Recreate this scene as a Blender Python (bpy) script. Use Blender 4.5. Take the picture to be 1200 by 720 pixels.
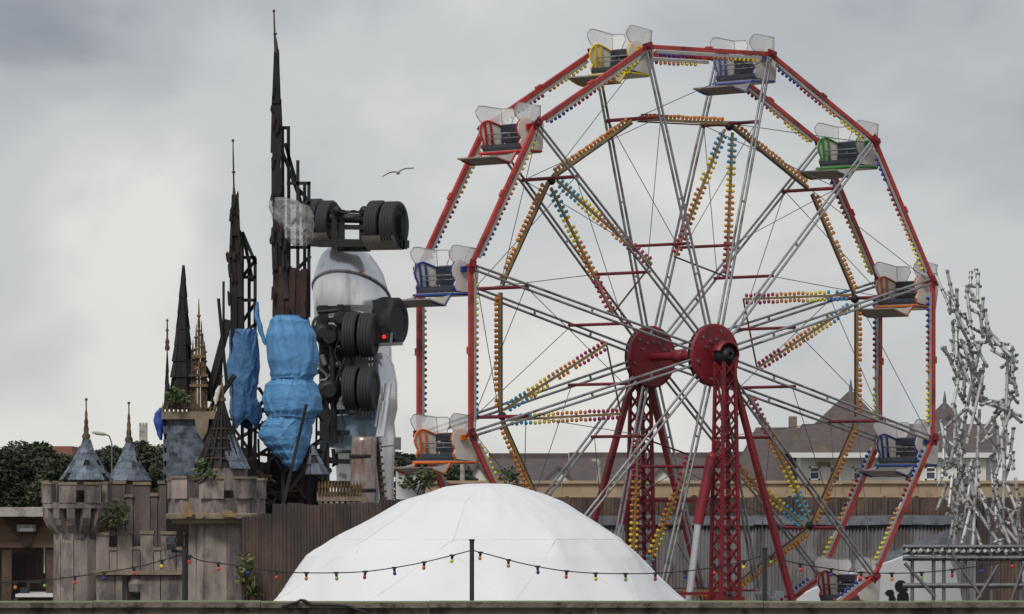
import bpy, math, random
from mathutils import Vector, Matrix, noise
R = math.radians
scene = bpy.context.scene
for o in list(bpy.data.objects): bpy.data.objects.remove(o)

# ------------------------------------------------------------------ camera
EYE = 5.0; FPX = 7362.0; HY = 600.0
cam_d = bpy.data.cameras.new('camera'); cam = bpy.data.objects.new('camera', cam_d)
scene.collection.objects.link(cam); scene.camera = cam
cam.location = (0, 0, EYE); cam.rotation_euler = (R(90), 0, 0)
cam_d.sensor_width = 36; cam_d.lens = 36*FPX/1200; cam_d.shift_y = (HY-360)/1200
cam_d.clip_start = 1; cam_d.clip_end = 6000
# ------------------------------------------------------------------ sky
SUN_EL, SUN_AZ = R(48), R(205)      # azimuth clockwise from +Y: behind the camera, to its left
wd = bpy.data.worlds.new('World'); scene.world = wd; wd.use_nodes = True
nt = wd.node_tree; N = nt.nodes; L = nt.links
for n in list(N): N.remove(n)
out = N.new('ShaderNodeOutputWorld'); bg = N.new('ShaderNodeBackground'); bg.inputs['Strength'].default_value = 0.1
sky = N.new('ShaderNodeTexSky'); sky.sky_type = 'NISHITA'; sky.sun_disc = False
sky.sun_elevation = SUN_EL; sky.sun_rotation = SUN_AZ
tc = N.new('ShaderNodeTexCoord')
mp = N.new('ShaderNodeMapping'); mp.inputs['Scale'].default_value = (1, 1, 1.7); mp.inputs['Location'].default_value = (7.5365, 4.287, 5.717)
L.new(tc.outputs['Generated'], mp.inputs['Vector'])
n1 = N.new('ShaderNodeTexNoise'); n1.inputs['Scale'].default_value = 14; n1.inputs['Detail'].default_value = 7; n1.inputs['Roughness'].default_value = 0.5; n1.inputs['Distortion'].default_value = 0.35
L.new(mp.outputs['Vector'], n1.inputs['Vector'])
n2 = N.new('ShaderNodeTexNoise'); n2.inputs['Scale'].default_value = 7; n2.inputs['Detail'].default_value = 3
L.new(mp.outputs['Vector'], n2.inputs['Vector'])
ad = N.new('ShaderNodeMath'); ad.operation = 'MULTIPLY_ADD'; ad.inputs[1].default_value = 0.62
L.new(n1.outputs['Fac'], ad.inputs[0])
m2 = N.new('ShaderNodeMath'); m2.operation = 'MULTIPLY'; m2.inputs[1].default_value = 0.38; L.new(n2.outputs['Fac'], m2.inputs[0])
L.new(m2.outputs[0], ad.inputs[2])
sx = N.new('ShaderNodeSeparateXYZ'); L.new(tc.outputs['Generated'], sx.inputs[0])
el = N.new('ShaderNodeMapRange'); el.inputs['From Min'].default_value = -0.02; el.inputs['From Max'].default_value = 0.16
el.inputs['To Min'].default_value = 0.14; el.inputs['To Max'].default_value = -0.06; L.new(sx.outputs['Z'], el.inputs['Value'])
ad2 = N.new('ShaderNodeMath'); ad2.operation = 'ADD'; L.new(ad.outputs[0], ad2.inputs[0]); L.new(el.outputs[0], ad2.inputs[1])
cr = N.new('ShaderNodeValToRGB'); cr.color_ramp.interpolation = 'EASE'
e = cr.color_ramp.elements
e[0].position = 0.36; e[0].color = (0.27, 0.29, 0.335, 1)
e[1].position = 0.68; e[1].color = (0.76, 0.755, 0.725, 1)
k = e.new(0.46); k.color = (0.455, 0.475, 0.51, 1)
k = e.new(0.56); k.color = (0.575, 0.59, 0.60, 1)
L.new(ad2.outputs[0], cr.inputs['Fac'])
sc_ = N.new('ShaderNodeVectorMath'); sc_.operation = 'SCALE'; sc_.inputs['Scale'].default_value = 10.0; L.new(cr.outputs['Color'], sc_.inputs[0])
mx = N.new('ShaderNodeMix'); mx.data_type = 'RGBA'; mx.inputs['Factor'].default_value = 0.93
L.new(sky.outputs['Color'], mx.inputs['A']); L.new(sc_.outputs[0], mx.inputs['B'])
L.new(mx.outputs['Result'], bg.inputs['Color']); L.new(bg.outputs[0], out.inputs[0])
# ------------------------------------------------------------------ sun
sd = bpy.data.lights.new('sun', 'SUN'); sd.energy = 1.9; sd.angle = R(16); sd.color = (1, 0.965, 0.91)
so = bpy.data.objects.new('sun', sd); scene.collection.objects.link(so)
sv = Vector((math.sin(SUN_AZ)*math.cos(SUN_EL), math.cos(SUN_AZ)*math.cos(SUN_EL), math.sin(SUN_EL)))
so.rotation_euler = (-sv).to_track_quat('-Z', 'Y').to_euler(); so.location = (-40, -40, 90)
vs = scene.view_settings; vs.view_transform = 'Standard'; vs.look = 'None'; vs.exposure = 0.0; vs.gamma = 1.0; vs.use_curve_mapping = False
scene.render.engine = 'CYCLES'

# ------------------------------------------------------------------ helpers
rnd = random.Random(7)
def P(px, py, D): return Vector(((px-600)/FPX*D, D, EYE+(HY-py)/FPX*D))
def M_(px, D): return px/FPX*D
def S(r, g, b):
    f = lambda c: (c/255/12.92) if c <= 10 else ((c/255+0.055)/1.055)**2.4
    return (f(r), f(g), f(b))
MATS = {}
def mat(name, col, rough=0.7, metal=0.0, var=0.25, scale=3.0, bump=0.0, bscale=20.0, alt=None, altpos=0.55, stretch=(1,1,1),
        trans=0.0, alpha=1.0, island=0.0, emis=0.0, subsurf=0.0, altw=0.12):
    if name in MATS: return MATS[name]
    m = bpy.data.materials.new(name); m.use_nodes = True; t = m.node_tree; b = t.nodes['Principled BSDF']
    b.inputs['Roughness'].default_value = rough; b.inputs['Metallic'].default_value = metal
    co = t.nodes.new('ShaderNodeTexCoord'); mp = t.nodes.new('ShaderNodeMapping'); mp.inputs['Scale'].default_value = stretch
    gm = t.nodes.new('ShaderNodeNewGeometry')
    t.links.new(gm.outputs['Position'], mp.inputs['Vector'])
    nz = t.nodes.new('ShaderNodeTexNoise'); nz.inputs['Scale'].default_value = scale; nz.inputs['Detail'].default_value = 6; nz.inputs['Roughness'].default_value = 0.62
    t.links.new(mp.outputs['Vector'], nz.inputs['Vector'])
    r = t.nodes.new('ShaderNodeValToRGB'); es = r.color_ramp.elements
    c = Vector(col); lo = c*(1-var); hi = c*(1+var)
    es[0].position = 0.3; es[0].color = (*lo, 1); es[1].position = 0.7; es[1].color = (*[min(1, x) for x in hi], 1)
    t.links.new(nz.outputs['Fac'], r.inputs['Fac']); last = r.outputs['Color']
    if alt is not None:
        n2 = t.nodes.new('ShaderNodeTexNoise'); n2.inputs['Scale'].default_value = scale*0.6; n2.inputs['Detail'].default_value = 8; n2.inputs['Roughness'].default_value = 0.7
        mp2 = t.nodes.new('ShaderNodeMapping'); mp2.inputs['Location'].default_value = (31, 7, 12); mp2.inputs['Scale'].default_value = stretch
        t.links.new(gm.outputs['Position'], mp2.inputs['Vector']); t.links.new(mp2.outputs['Vector'], n2.inputs['Vector'])
        rr = t.nodes.new('ShaderNodeMapRange'); rr.inputs['From Min'].default_value = altpos-altw/2; rr.inputs['From Max'].default_value = altpos+altw/2
        t.links.new(n2.outputs['Fac'], rr.inputs['Value'])
        mi = t.nodes.new('ShaderNodeMix'); mi.data_type = 'RGBA'; mi.inputs['B'].default_value = (*alt, 1)
        t.links.new(rr.outputs[0], mi.inputs['Factor']); t.links.new(last, mi.inputs['A']); last = mi.outputs['Result']
    if island:
        hs = t.nodes.new('ShaderNodeHueSaturation'); ma = t.nodes.new('ShaderNodeMapRange')
        oi = t.nodes.new('ShaderNodeObjectInfo')
        ax = t.nodes.new('ShaderNodeMath'); ax.operation = 'ADD'; fx = t.nodes.new('ShaderNodeMath'); fx.operation = 'FRACT'
        t.links.new(gm.outputs['Random Per Island'], ax.inputs[0]); t.links.new(oi.outputs['Random'], ax.inputs[1]); t.links.new(ax.outputs[0], fx.inputs[0])
        ma.inputs['To Min'].default_value = 1-island; ma.inputs['To Max'].default_value = 1+island
        t.links.new(fx.outputs[0], ma.inputs['Value']); t.links.new(ma.outputs[0], hs.inputs['Value'])
        t.links.new(last, hs.inputs['Color']); last = hs.outputs['Color']
    t.links.new(last, b.inputs['Base Color'])
    if bump:
        n3 = t.nodes.new('ShaderNodeTexNoise'); n3.inputs['Scale'].default_value = bscale; n3.inputs['Detail'].default_value = 5
        t.links.new(mp.outputs['Vector'], n3.inputs['Vector'])
        bp = t.nodes.new('ShaderNodeBump'); bp.inputs['Strength'].default_value = bump; bp.inputs['Distance'].default_value = 0.03
        t.links.new(n3.outputs['Fac'], bp.inputs['Height']); t.links.new(bp.outputs[0], b.inputs['Normal'])
    if trans: b.inputs['Transmission Weight'].default_value = trans; b.inputs['IOR'].default_value = 1.05
    b.inputs['Alpha'].default_value = alpha
    if emis:
        b.inputs['Emission Color'].default_value = (*col, 1); b.inputs['Emission Strength'].default_value = emis
    MATS[name] = m
    return m

class MB:
    def __init__(s): s.v = []; s.f = []; s.m = []; s.s = []
    def add(s, vs, fs, mi=0, sm=False):
        o = len(s.v); s.v += [Vector(x) for x in vs]
        for f in fs: s.f.append([i+o for i in f]); s.m.append(mi); s.s.append(sm)
        return s
    def box(s, c, size, M=None, mi=0):
        c = Vector(c); hx, hy, hz = size[0]/2, size[1]/2, size[2]/2
        vs = [Vector((x*hx, y*hy, z*hz)) for x in (-1, 1) for y in (-1, 1) for z in (-1, 1)]
        if M is not None: vs = [M @ q for q in vs]
        return s.add([c+q for q in vs], [(0,1,3,2),(4,6,7,5),(0,4,5,1),(2,3,7,6),(0,2,6,4),(1,5,7,3)], mi)
    def beam(s, a, b, w, h, up=(0,0,1), mi=0):
        a = Vector(a); b = Vector(b); d = b-a; l = d.length; d.normalize()
        up = Vector(up); sd = d.cross(up)
        if sd.length < 1e-4: sd = d.cross(Vector((0, 1, 0)))
        sd.normalize(); u2 = sd.cross(d)
        M = Matrix((d, sd, u2)).transposed()
        return s.box((a+b)/2, (l, w, h), M, mi)
    def tube(s, a, b, r, n=8, mi=0, r2=None, cap=True):
        a = Vector(a); b = Vector(b); d = (b-a).normalized()
        t = d.cross(Vector((0, 0, 1)));
        if t.length < 1e-3: t = d.cross(Vector((0, 1, 0)))
        t.normalize(); w = d.cross(t); r2 = r if r2 is None else r2
        vs = []
        for q, rr in ((a, r), (b, r2)):
            for i in range(n):
                an = 2*math.pi*i/n; vs.append(q+t*(math.cos(an)*rr)+w*(math.sin(an)*rr))
        s.add(vs, [(i, (i+1) % n, n+(i+1) % n, n+i) for i in range(n)], mi, True)
        if cap: s.add(vs[:n], [tuple(range(n))[::-1]], mi); s.add(vs[n:], [tuple(range(n))], mi)
        return s
    def path(s, pts, r, n=6, mi=0):
        for a, b in zip(pts[:-1], pts[1:]): s.tube(a, b, r, n, mi)
        return s
    def lathe(s, o, ax, prof, n=16, mi=0, sm=True, start=0.0, sweep=2*math.pi):
        o = Vector(o); d = Vector(ax).normalized(); t = d.cross(Vector((0, 0, 1)))
        if t.length < 1e-3: t = Vector((1, 0, 0))
        t.normalize(); w = d.cross(t); vs = []
        full = abs(sweep-2*math.pi) < 1e-6; cnt = n if full else n+1
        for rr, h in prof:
            for i in range(cnt):
                an = start+sweep*i/n; vs.append(o+d*h+t*(math.cos(an)*rr)+w*(math.sin(an)*rr))
        fs = []
        for j in range(len(prof)-1):
            for i in range(n):
                k2 = (i+1) % cnt; fs.append((j*cnt+i, j*cnt+k2, (j+1)*cnt+k2, (j+1)*cnt+i))
        s.add(vs, fs, mi, sm)
        if full:
            if prof[0][0] > 1e-4: s.add(vs[:cnt], [tuple(range(cnt))[::-1]], mi)
            if prof[-1][0] > 1e-4: s.add(vs[-cnt:], [tuple(range(cnt))], mi)
        return s
    def ball(s, c, r, n=8, mi=0, sq=1.0, ax=(0,0,1), k=5):
        return s.lathe(c, ax, [(r*math.sin(math.pi*i/k)+1e-5, -r*sq*math.cos(math.pi*i/k)) for i in range(k+1)], n, mi)
    def prism(s, poly, vec, mi=0):
        vec = Vector(vec); n = len(poly); vs = [Vector(q) for q in poly]+[Vector(q)+vec for q in poly]
        s.add(vs, [tuple(range(n))[::-1], tuple(range(n, 2*n))]+[(i, (i+1) % n, n+(i+1) % n, n+i) for i in range(n)], mi)
        return s
    def build(s, name, mats, parent=None, root=None):
        if not isinstance(mats, (list, tuple)): mats = [mats]
        rt = root if root is not None else parent
        while rt is not None and rt.parent is not None: rt = rt.parent
        off = ORG.get(rt.name, Vector()) if rt is not None else None
        me = bpy.data.meshes.new(name)
        own = Vector()
        if rt is None:
            xs = [q.x for q in s.v]; ys = [q.y for q in s.v]; zs = [q.z for q in s.v]
            own = Vector(((min(xs)+max(xs))/2, (min(ys)+max(ys))/2, min(zs))); off = own
        me.from_pydata([q-off for q in s.v], [], s.f)
        for mm in mats: me.materials.append(mm)
        me.polygons.foreach_set('material_index', s.m); me.polygons.foreach_set('use_smooth', s.s); me.update()
        ob = bpy.data.objects.new(name, me); scene.collection.objects.link(ob)
        ob.location = own
        if rt is None: ORG[ob.name] = own
        if parent is not None: ob.parent = parent
        return ob
ORG = {}
def tag(o, label=None, cat=None, group=None, kind=None):
    if label: o['label'] = label
    if cat: o['category'] = cat
    if group: o['group'] = group
    if kind: o['kind'] = kind
    return o
def thing(name, loc, label, cat, group=None):
    o = bpy.data.objects.new(name, None); scene.collection.objects.link(o); o.location = loc; o.empty_display_size = .2
    ORG[o.name] = Vector(loc); return tag(o, label, cat, group)
def inst(mesh, name, parent, M):
    """shared-mesh piece: M is the matrix in world space"""
    o = bpy.data.objects.new(name, mesh); scene.collection.objects.link(o)
    rt = parent
    while rt.parent is not None: rt = rt.parent
    o.parent = parent; o.matrix_local = Matrix.Translation(-ORG[rt.name]) @ M
    return o
def mesh_of(mb, name, mats):
    o = mb.build('tmp', mats); me = o.data; me.name = name
    off = ORG.pop(o.name); 
    for q in me.vertices: q.co += off
    bpy.data.objects.remove(o); return me

# ------------------------------------------------------------------ materials
m_red = mat('red_paint', S(184, 68, 62), 0.45, var=0.12, scale=2.5, alt=S(128, 52, 46), altpos=0.57)
m_dred = mat('dark_red_paint', S(132, 34, 46), 0.5, var=0.15, scale=3, alt=S(92, 34, 38), altpos=0.56)
m_galv = mat('galvanised_steel', S(160, 160, 162), 0.42, 0.55, var=0.25, scale=4, alt=S(110, 98, 90), altpos=0.57)
m_galvd = mat('dull_steel', S(118, 118, 120), 0.5, 0.4, var=0.25, scale=4)
m_cable = mat('wire', S(96, 98, 102), 0.6, 0.2, var=0.1)
m_rail = mat('lamp_rail', S(158, 134, 88), 0.6, var=0.2, scale=5)
m_grail = mat('grey_lamp_rail', S(170, 166, 160), 0.6, var=0.2, scale=5)
m_brown = mat('brown_bar', S(92, 54, 48), 0.6, var=0.2)
def bulbm(n, c): return mat('bulb_'+n, S(*c), 0.35, var=0.08, scale=30)
B_Y = bulbm('yellow', (236, 208, 40)); B_O = bulbm('orange', (212, 128, 44)); B_M = bulbm('maroon', (150, 30, 60)); B_B = bulbm('blue', (34, 56, 150)); B_C = bulbm('cyan', (60, 160, 205)); B_P = bulbm('magenta', (172, 36, 92)); B_R = bulbm('red', (224, 60, 50)); B_G = bulbm('green', (120, 170, 70))
m_white = mat('white_fibreglass', S(222, 216, 206), 0.4, var=0.05, scale=3, alt=S(176, 164, 148), altpos=0.66)
m_cush = mat('dark_vinyl', S(44, 48, 58), 0.4, var=0.15, scale=6)
m_fplate = mat('foot_plate', S(150, 142, 134), 0.6, var=0.2, scale=6)
m_clear = mat('clear_screen', (0.93, 0.93, 0.92), 0.15, var=0.02, alpha=0.5)
m_clearrim = mat('screen_edge', S(168, 158, 152), 0.5, var=0.1)
m_black = mat('black_steel', S(36, 35, 37), 0.55, 0.1, var=0.3, scale=5)
m_tyre = mat('tyre_rubber', S(50, 51, 54), 0.75, var=0.18, scale=8)
m_tank = mat('polished_tank', S(236, 237, 239), 0.2, 0.6, var=0.05, scale=2, alt=S(200, 199, 200), altpos=0.58, stretch=(1, 1, .3))
m_stone = mat('weathered_render', S(150, 138, 131), 0.9, var=0.36, scale=3.2, bump=0.8, bscale=9, alt=S(98, 90, 89), altpos=0.53, stretch=(1, 1, .35), island=0.14)
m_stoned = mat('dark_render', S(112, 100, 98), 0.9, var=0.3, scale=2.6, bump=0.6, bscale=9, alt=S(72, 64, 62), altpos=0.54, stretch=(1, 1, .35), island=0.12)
m_cap = mat('mossy_coping', S(134, 120, 104), 0.9, var=0.3, scale=5, alt=S(168, 134, 78), altpos=0.63)
m_slate = mat('blue_slate', S(106, 115, 127), 0.7, var=0.25, scale=8, bump=0.3, alt=S(66, 72, 82), altpos=0.55, island=0.32)
m_dark = mat('charred_wood', S(42, 38, 38), 0.9, var=0.4, scale=3, bump=0.7, bscale=8, stretch=(1, 1, .3), alt=S(76, 66, 62), altpos=0.6, island=0.25)
m_rust = mat('rusted_sheet', S(68, 50, 42), 0.85, var=0.3, scale=3, bump=0.3, alt=S(50, 40, 36), altpos=0.55)
m_gold = mat('tarnished_gold', S(122, 98, 64), 0.7, 0.1, var=0.35, scale=8, alt=S(78, 62, 46), altpos=0.52)
m_wood = mat('old_timber', S(84, 68, 58), 0.9, var=0.35, scale=4, bump=0.5)
m_tarp = mat('blue_tarpaulin', S(92, 148, 196), 0.68, var=0.1, scale=3.5, bump=0.12, bscale=20, alt=S(104, 160, 206), altpos=0.62)
m_tarpd = mat('deep_blue_tarpaulin', S(76, 120, 164), 0.68, var=0.2, scale=4.5, bump=0.2, bscale=18, alt=S(86, 136, 182), altpos=0.6)
m_dome = mat('white_canvas', (0.80, 0.80, 0.81), 0.8, var=0.02, scale=1.2, bump=0.5, bscale=2.2)
m_corr_b = mat('brown_corrugated', S(84, 67, 58), 0.8, var=0.35, scale=2.2, alt=S(56, 48, 45), altpos=0.5, stretch=(1, 1, .35), island=0.16)
m_corr_g = mat('grey_corrugated', S(106, 104, 105), 0.7, 0.15, var=0.25, scale=2.2, alt=S(82, 74, 70), altpos=0.53, stretch=(1.5, 1, .3), island=0.16)
m_lead = mat('lead_flashing', S(112, 116, 122), 0.6, 0.1, var=0.25, scale=5, bump=0.4, alt=S(80, 82, 86), altpos=0.58, island=0.15)
m_board = mat('tan_hoarding', S(168, 147, 120), 0.85, var=0.14, scale=2, alt=S(146, 122, 98), altpos=0.6, island=0.08)
m_roof = mat('brown_tile_roof', S(94, 84, 83), 0.9, var=0.16, scale=3, bump=0.3, alt=S(112, 98, 80), altpos=0.62)
m_house = mat('cream_wall', S(222, 218, 208), 0.85, var=0.05, scale=1)
m_pane = mat('window_glass', S(70, 80, 90), 0.15, var=0.2, scale=1)
m_frame = mat('white_frame', S(225, 225, 222), 0.5, var=0.04)
m_conc = mat('stained_concrete', S(116, 107, 96), 0.95, var=0.3, scale=6, bump=0.6, bscale=20, alt=S(60, 56, 50), altpos=0.55)
m_conc2 = mat('pale_concrete', S(176, 172, 162), 0.9, var=0.2, scale=4, alt=S(120, 104, 82), altpos=0.58)
m_green = mat('green_capping', S(132, 142, 104), 0.8, var=0.2, scale=8)
m_leafd = mat('dark_leaf', (0.042, 0.055, 0.030), 0.8, var=0.35, scale=1.2, island=0.35)
m_leafm = mat('mid_leaf', (0.075, 0.105, 0.036), 0.7, var=0.3, scale=3, island=0.45)
m_leafy = mat('yellow_leaf', (0.16, 0.17, 0.05), 0.7, var=0.3, scale=3, island=0.4)
m_bark = mat('bark', S(70, 58, 48), 0.95, var=0.3)
m_ground = mat('ground_asphalt', S(92, 88, 82), 0.95, var=0.2, scale=0.6, alt=S(76, 84, 58), altpos=0.6)
m_wrap = mat('plastic_wrap', S(190, 188, 186), 0.4, var=0.12, scale=3, bump=0.1, bscale=8, alpha=0.46)
m_silh = mat('black_print', S(24, 23, 24), 0.7, var=0.1)
m_pole = mat('dark_pole', S(52, 54, 58), 0.5, 0.2, var=0.2)

# ------------------------------------------------------------------ ground
g = MB(); g.add([(-2500, -200, 0), (2500, -200, 0), (2500, 4500, 0), (-2500, 4500, 0)], [(0, 1, 2, 3)])
tag(g.build('ground', m_ground), kind='structure')

# ------------------------------------------------------------------ parapet wall in front
WD = 60.0
zt = P(0, 706, WD).z
w = thing('parapet_wall', (0, WD+.2, 0), 'stained grey concrete parapet wall along the bottom of the picture', 'wall')
cop_w = 1.6
x = -7.2; i = 0
while x < 7.2:
    b = MB(); hz = rnd.uniform(-.004, .004)
    b.box((x+.8, WD+.2, (zt-.05)/2), (1.594, .4, zt-.05)); b.build('wall_panel', m_conc, w)
    b = MB(); b.box((x+.8, WD+.2, zt-.025+hz), (1.594, .5, .05)); b.build('coping', [m_conc], w)
    b = MB(); b.box((x+.8, WD+.14, zt+hz+.006), (1.594, .3, .012)); b.build('capping_strip', m_green, w)
    x += 1.6
hose = thing('black_hose', (P(332, 706, WD).x, WD-.06, 0), 'black hose hanging over the wall below the white dome', 'hose')
hp = [P(330, 712, WD-.06), P(338, 709, WD-.08), P(348, 706, WD-.07), P(352, 703.5, WD+.1), P(357, 704, WD-.06), P(366, 709, WD-.08), P(385, 709, WD-.08), P(405, 710, WD-.08), P(420, 715, WD-.08), P(430, 719, WD-.08), P(440, 726, WD-.08)]
MB().path(hp, .013, 8).build('hose_line', m_black, hose)
def light_pole(px, ytop, D, label, r=.022):
    t = thing('light_pole', (P(px, 0, D).x, D, 0), label, 'pole', 'poles carrying the string lights')
    MB().tube((P(px, 0, D).x, D, zt-.6), P(px, ytop, D), r, 10).build('post', m_pole, t)
    MB().tube(P(px, ytop+1.5, D), P(px, ytop-1, D), r*1.25, 10).build('cap', m_black, t)
    b = MB(); b.box(P(px, 712, D)+Vector((0, -.045, 0)), (.1, .02, .08)); b.build('bracket', m_galv, t)
    return t
PD = WD+.52
light_pole(553, 633, PD, 'dark thin pole standing in front of the white dome')
light_pole(896, 643, PD, 'dark thin pole to the right of the red wheel tower')
lp = light_pole(216, 640, PD, 'dark pole with floodlight in front of the grey castle wall')
MB().tube(P(216, 646, PD), P(201, 646, PD), .015, 8).build('arm', m_pole, lp)
b = MB(); b.box(P(201, 641, PD)+Vector((0, -.02, 0)), (.09, .1, .06)); b.beam(P(201, 636, PD), P(201, 630, PD), .1, .07); fl = b.build('floodlight', m_black, lp)
b = MB(); b.box(P(201, 633, PD)+Vector((0, -.06, 0)), (.07, .01, .035)); b.build('lens', m_pane, fl)
BC = [B_O, B_G, B_P, B_B, B_R, B_Y]
def string_lights(pts, bulbs, label):
    """pts: pixel polyline of the cable at depth PD; bulbs: (px, material)"""
    D = PD
    t = thing('string_lights', P(pts[0][0], pts[0][1], D), label, 'string lights', 'strings of coloured bulbs above the wall')
    # smooth by Catmull-Rom
    q = [P(a, b_, D) for a, b_ in pts]; sm = []
    for i in range(len(q)-1):
        p0 = q[max(i-1, 0)]; p1 = q[i]; p2 = q[i+1]; p3 = q[min(i+2, len(q)-1)]
        for k in range(6):
            u = k/6; sm.append(.5*((2*p1)+(p2-p0)*u+(2*p0-5*p1+4*p2-p3)*u*u+(3*p1-p0-3*p2+p3)*u**3))
    sm.append(q[-1])
    MB().path(sm, .0055, 5).build('cable', m_black, t)
    for px, mm in bulbs:
        X = P(px, 0, D).x
        for a, b_ in zip(sm[:-1], sm[1:]):
            if a.x <= X <= b_.x:
                z = a.z+(b_.z-a.z)*(X-a.x)/max(1e-6, b_.x-a.x); break
        else: continue
        sw = rnd.uniform(-.006, .006)
        bb = MB(); bb.ball((X+sw, D, z-.055), .0175, 10, 0, 1.2); bo = bb.build('bulb', mm, t)
        MB().tube((X, D, z-.008), (X+sw*.6, D, z-.036), .0135, 8).box((X, D, z), (.05, .022, .018)).build('socket', m_black, bo)
string_lights([(-30, 683), (18, 682), (52, 680), (88, 676), (122, 671), (158, 665), (190, 657), (216, 649)],
              [(18, B_O), (53, B_G), (88, B_R), (122, B_B), (157, B_R), (190, B_Y)], 'bulb string running left from the floodlight pole past the small turret')
string_lights([(216, 649), (235, 657), (255, 660), (290, 665), (324, 670), (359, 671.5), (394, 671.5), (428, 670), (462, 665.5), (497, 659), (530, 651), (553, 645)],
              [(222, B_R), (256, B_R), (290, B_B), (324, B_R), (359, B_O), (394, B_G), (428, B_P), (462, B_B), (497, B_R), (530, B_Y)], 'bulb string between floodlight pole and dome pole across the dome left')
string_lights([(553, 645), (580, 652), (610, 660), (640, 666), (664, 669.5), (698, 672), (733, 672.5), (768, 672), (803, 669.5), (838, 665), (872, 658), (896, 650)],
              [(563, B_O), (596, B_O), (630, B_B), (664, B_R), (698, B_Y), (733, B_G), (768, B_P), (803, B_B), (838, B_R), (872, B_Y)], 'bulb string between dome pole and the pole right of the wheel tower')
string_lights([(896, 650), (920, 657), (938, 661), (974, 667), (1009, 671), (1045, 672), (1080, 671), (1115, 668), (1150, 663), (1186, 657), (1230, 648)],
              [(904, B_G), (938, B_R), (974, B_B), (1009, B_R), (1045, B_O), (1080, B_G), (1116, B_P), (1150, B_B), (1186, B_R)], 'bulb string running right in front of the scaffold deck')

# ------------------------------------------------------------------ dome tent
def make_dome():
    D0 = 100.0; cx = P(570, 0, D0).x
    t = thing('dome_tent', (cx, D0, 0), 'white geodesic dome tent behind the bottom wall', 'tent')
    prof = [(566.8, .5, .5), (567.4, 24, 26), (571, 50, 40), (579, 70, 66), (588, 102, 88), (605, 131, 117), (632, 178, 164), (651, 211, 184), (668, 226, 198), (705, 258, 230), (760, 284, 262), (830, 300, 284), (970, 302, 288)]
    def width(y):
        for a, b_ in zip(prof[:-1], prof[1:]):
            if y <= b_[0]:
                u = max(0, (y-a[0])/(b_[0]-a[0])); return (a[1]+(b_[1]-a[1])*u, a[2]+(b_[2]-a[2])*u)
        return prof[-1][1:]
    ys = [];
    for a, b_ in zip(prof[:-1], prof[1:]):
        k = 9 if b_[0] < 710 else 5
        ys += [a[0]+(b_[0]-a[0])*i/k for i in range(k)]
    ys.append(prof[-1][0])
    ridge = lambda v_, o_: max(0, 1-abs(noise.noise(v_+Vector((o_, 0, o_*2))))*4.5)**2
    ns = 9
    def surf(y, an):
        wl, wr = width(y); cs = math.cos(an); mx = (wr-wl)/2; w_ = (wl+wr)/2
        # soft facets: the polygon's phase steps from tier to tier
        tier = min(3.99, (y-566)/66 if y < 632 else 1+(y-632)/73); ph = (tier % 1)
        fa = lambda o_: math.cos(math.pi/ns)/math.cos(((an+o_) % (2*math.pi/ns))-math.pi/ns)
        k0, k1 = fa(int(tier)*math.pi/ns), fa((int(tier)+1)*math.pi/ns)
        fc = 1+.95*((k0*(1-ph)+k1*ph)/.985-1)
        r = M_(w_, D0)
        v_ = Vector((math.cos(an)*r*.8, math.sin(an)*r*.8, (705-y)*.02))
        wr_ = .013*ridge(Vector((an*3.3+(705-y)*.012, (705-y)*.010, 1)), 3)+.010*ridge(Vector((an*7-(705-y)*.02, (705-y)*.012, 4)), 9)+.015*noise.noise(v_*.8)
        wr_ *= min(1, r/1.2)
        rr = r*fc+wr_
        return Vector((cx+M_(mx, D0)*1+cs*rr, D0+math.sin(an)*rr, max(0, P(0, y, D0).z)+wr_*.5*(1 if y < 960 else 0)))
    n = 150; vs = [surf(y, 2*math.pi*i/n) for y in ys for i in range(n)]
    b = MB(); b.add(vs, [(j*n+i, (j+1)*n+i, (j+1)*n+(i+1) % n, j*n+(i+1) % n) for j in range(len(ys)-1) for i in range(n)], 0, True)
    b.add(vs[:n], [tuple(range(n))], 0)
    b.build('canvas_skin', m_dome, t)
    def seam(pts):
        q = []
        for (xa, ya), (xb, yb) in zip(pts[:-1], pts[1:]):
            for k in range(8):
                u = k/8; x_, y_ = xa+(xb-xa)*u, ya+(yb-ya)*u
                wl, wr = width(y_); w_ = (wl+wr)/2; c = max(-.98, min(.98, (x_-570-(wr-wl)/2)/w_))
                q.append(surf(y_, -math.acos(c))+Vector((0, -.008, .002)))
        MB().path(q, .007, 6).build('seam', m_seam, t)
    m_seam = mat('canvas_seam', S(228, 228, 230), .8, var=.04, scale=6)
    st = 2*math.pi/ns; C0 = Vector((cx, D0, EYE-2))
    def facet_seam(ya, aa, yb, ab):
        q = []
        for k in range(15):
            u = k/14; p_ = surf(ya+(yb-ya)*u, aa+(ab-aa)*u); q.append(p_+(p_-C0).normalized()*.001)
        MB().path(q, .0035, 6).build('seam', m_seam, t)
    for k in range(ns):
        a1 = k*st-math.pi/ns; a0 = k*st
        facet_seam(632, a1, 632, a1+st); facet_seam(632, a1, 705, a0); facet_seam(632, a1, 705, a0-st); facet_seam(632, a1, 572, a1)
        facet_seam(705, a0, 705, a0+st)
make_dome()

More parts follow.
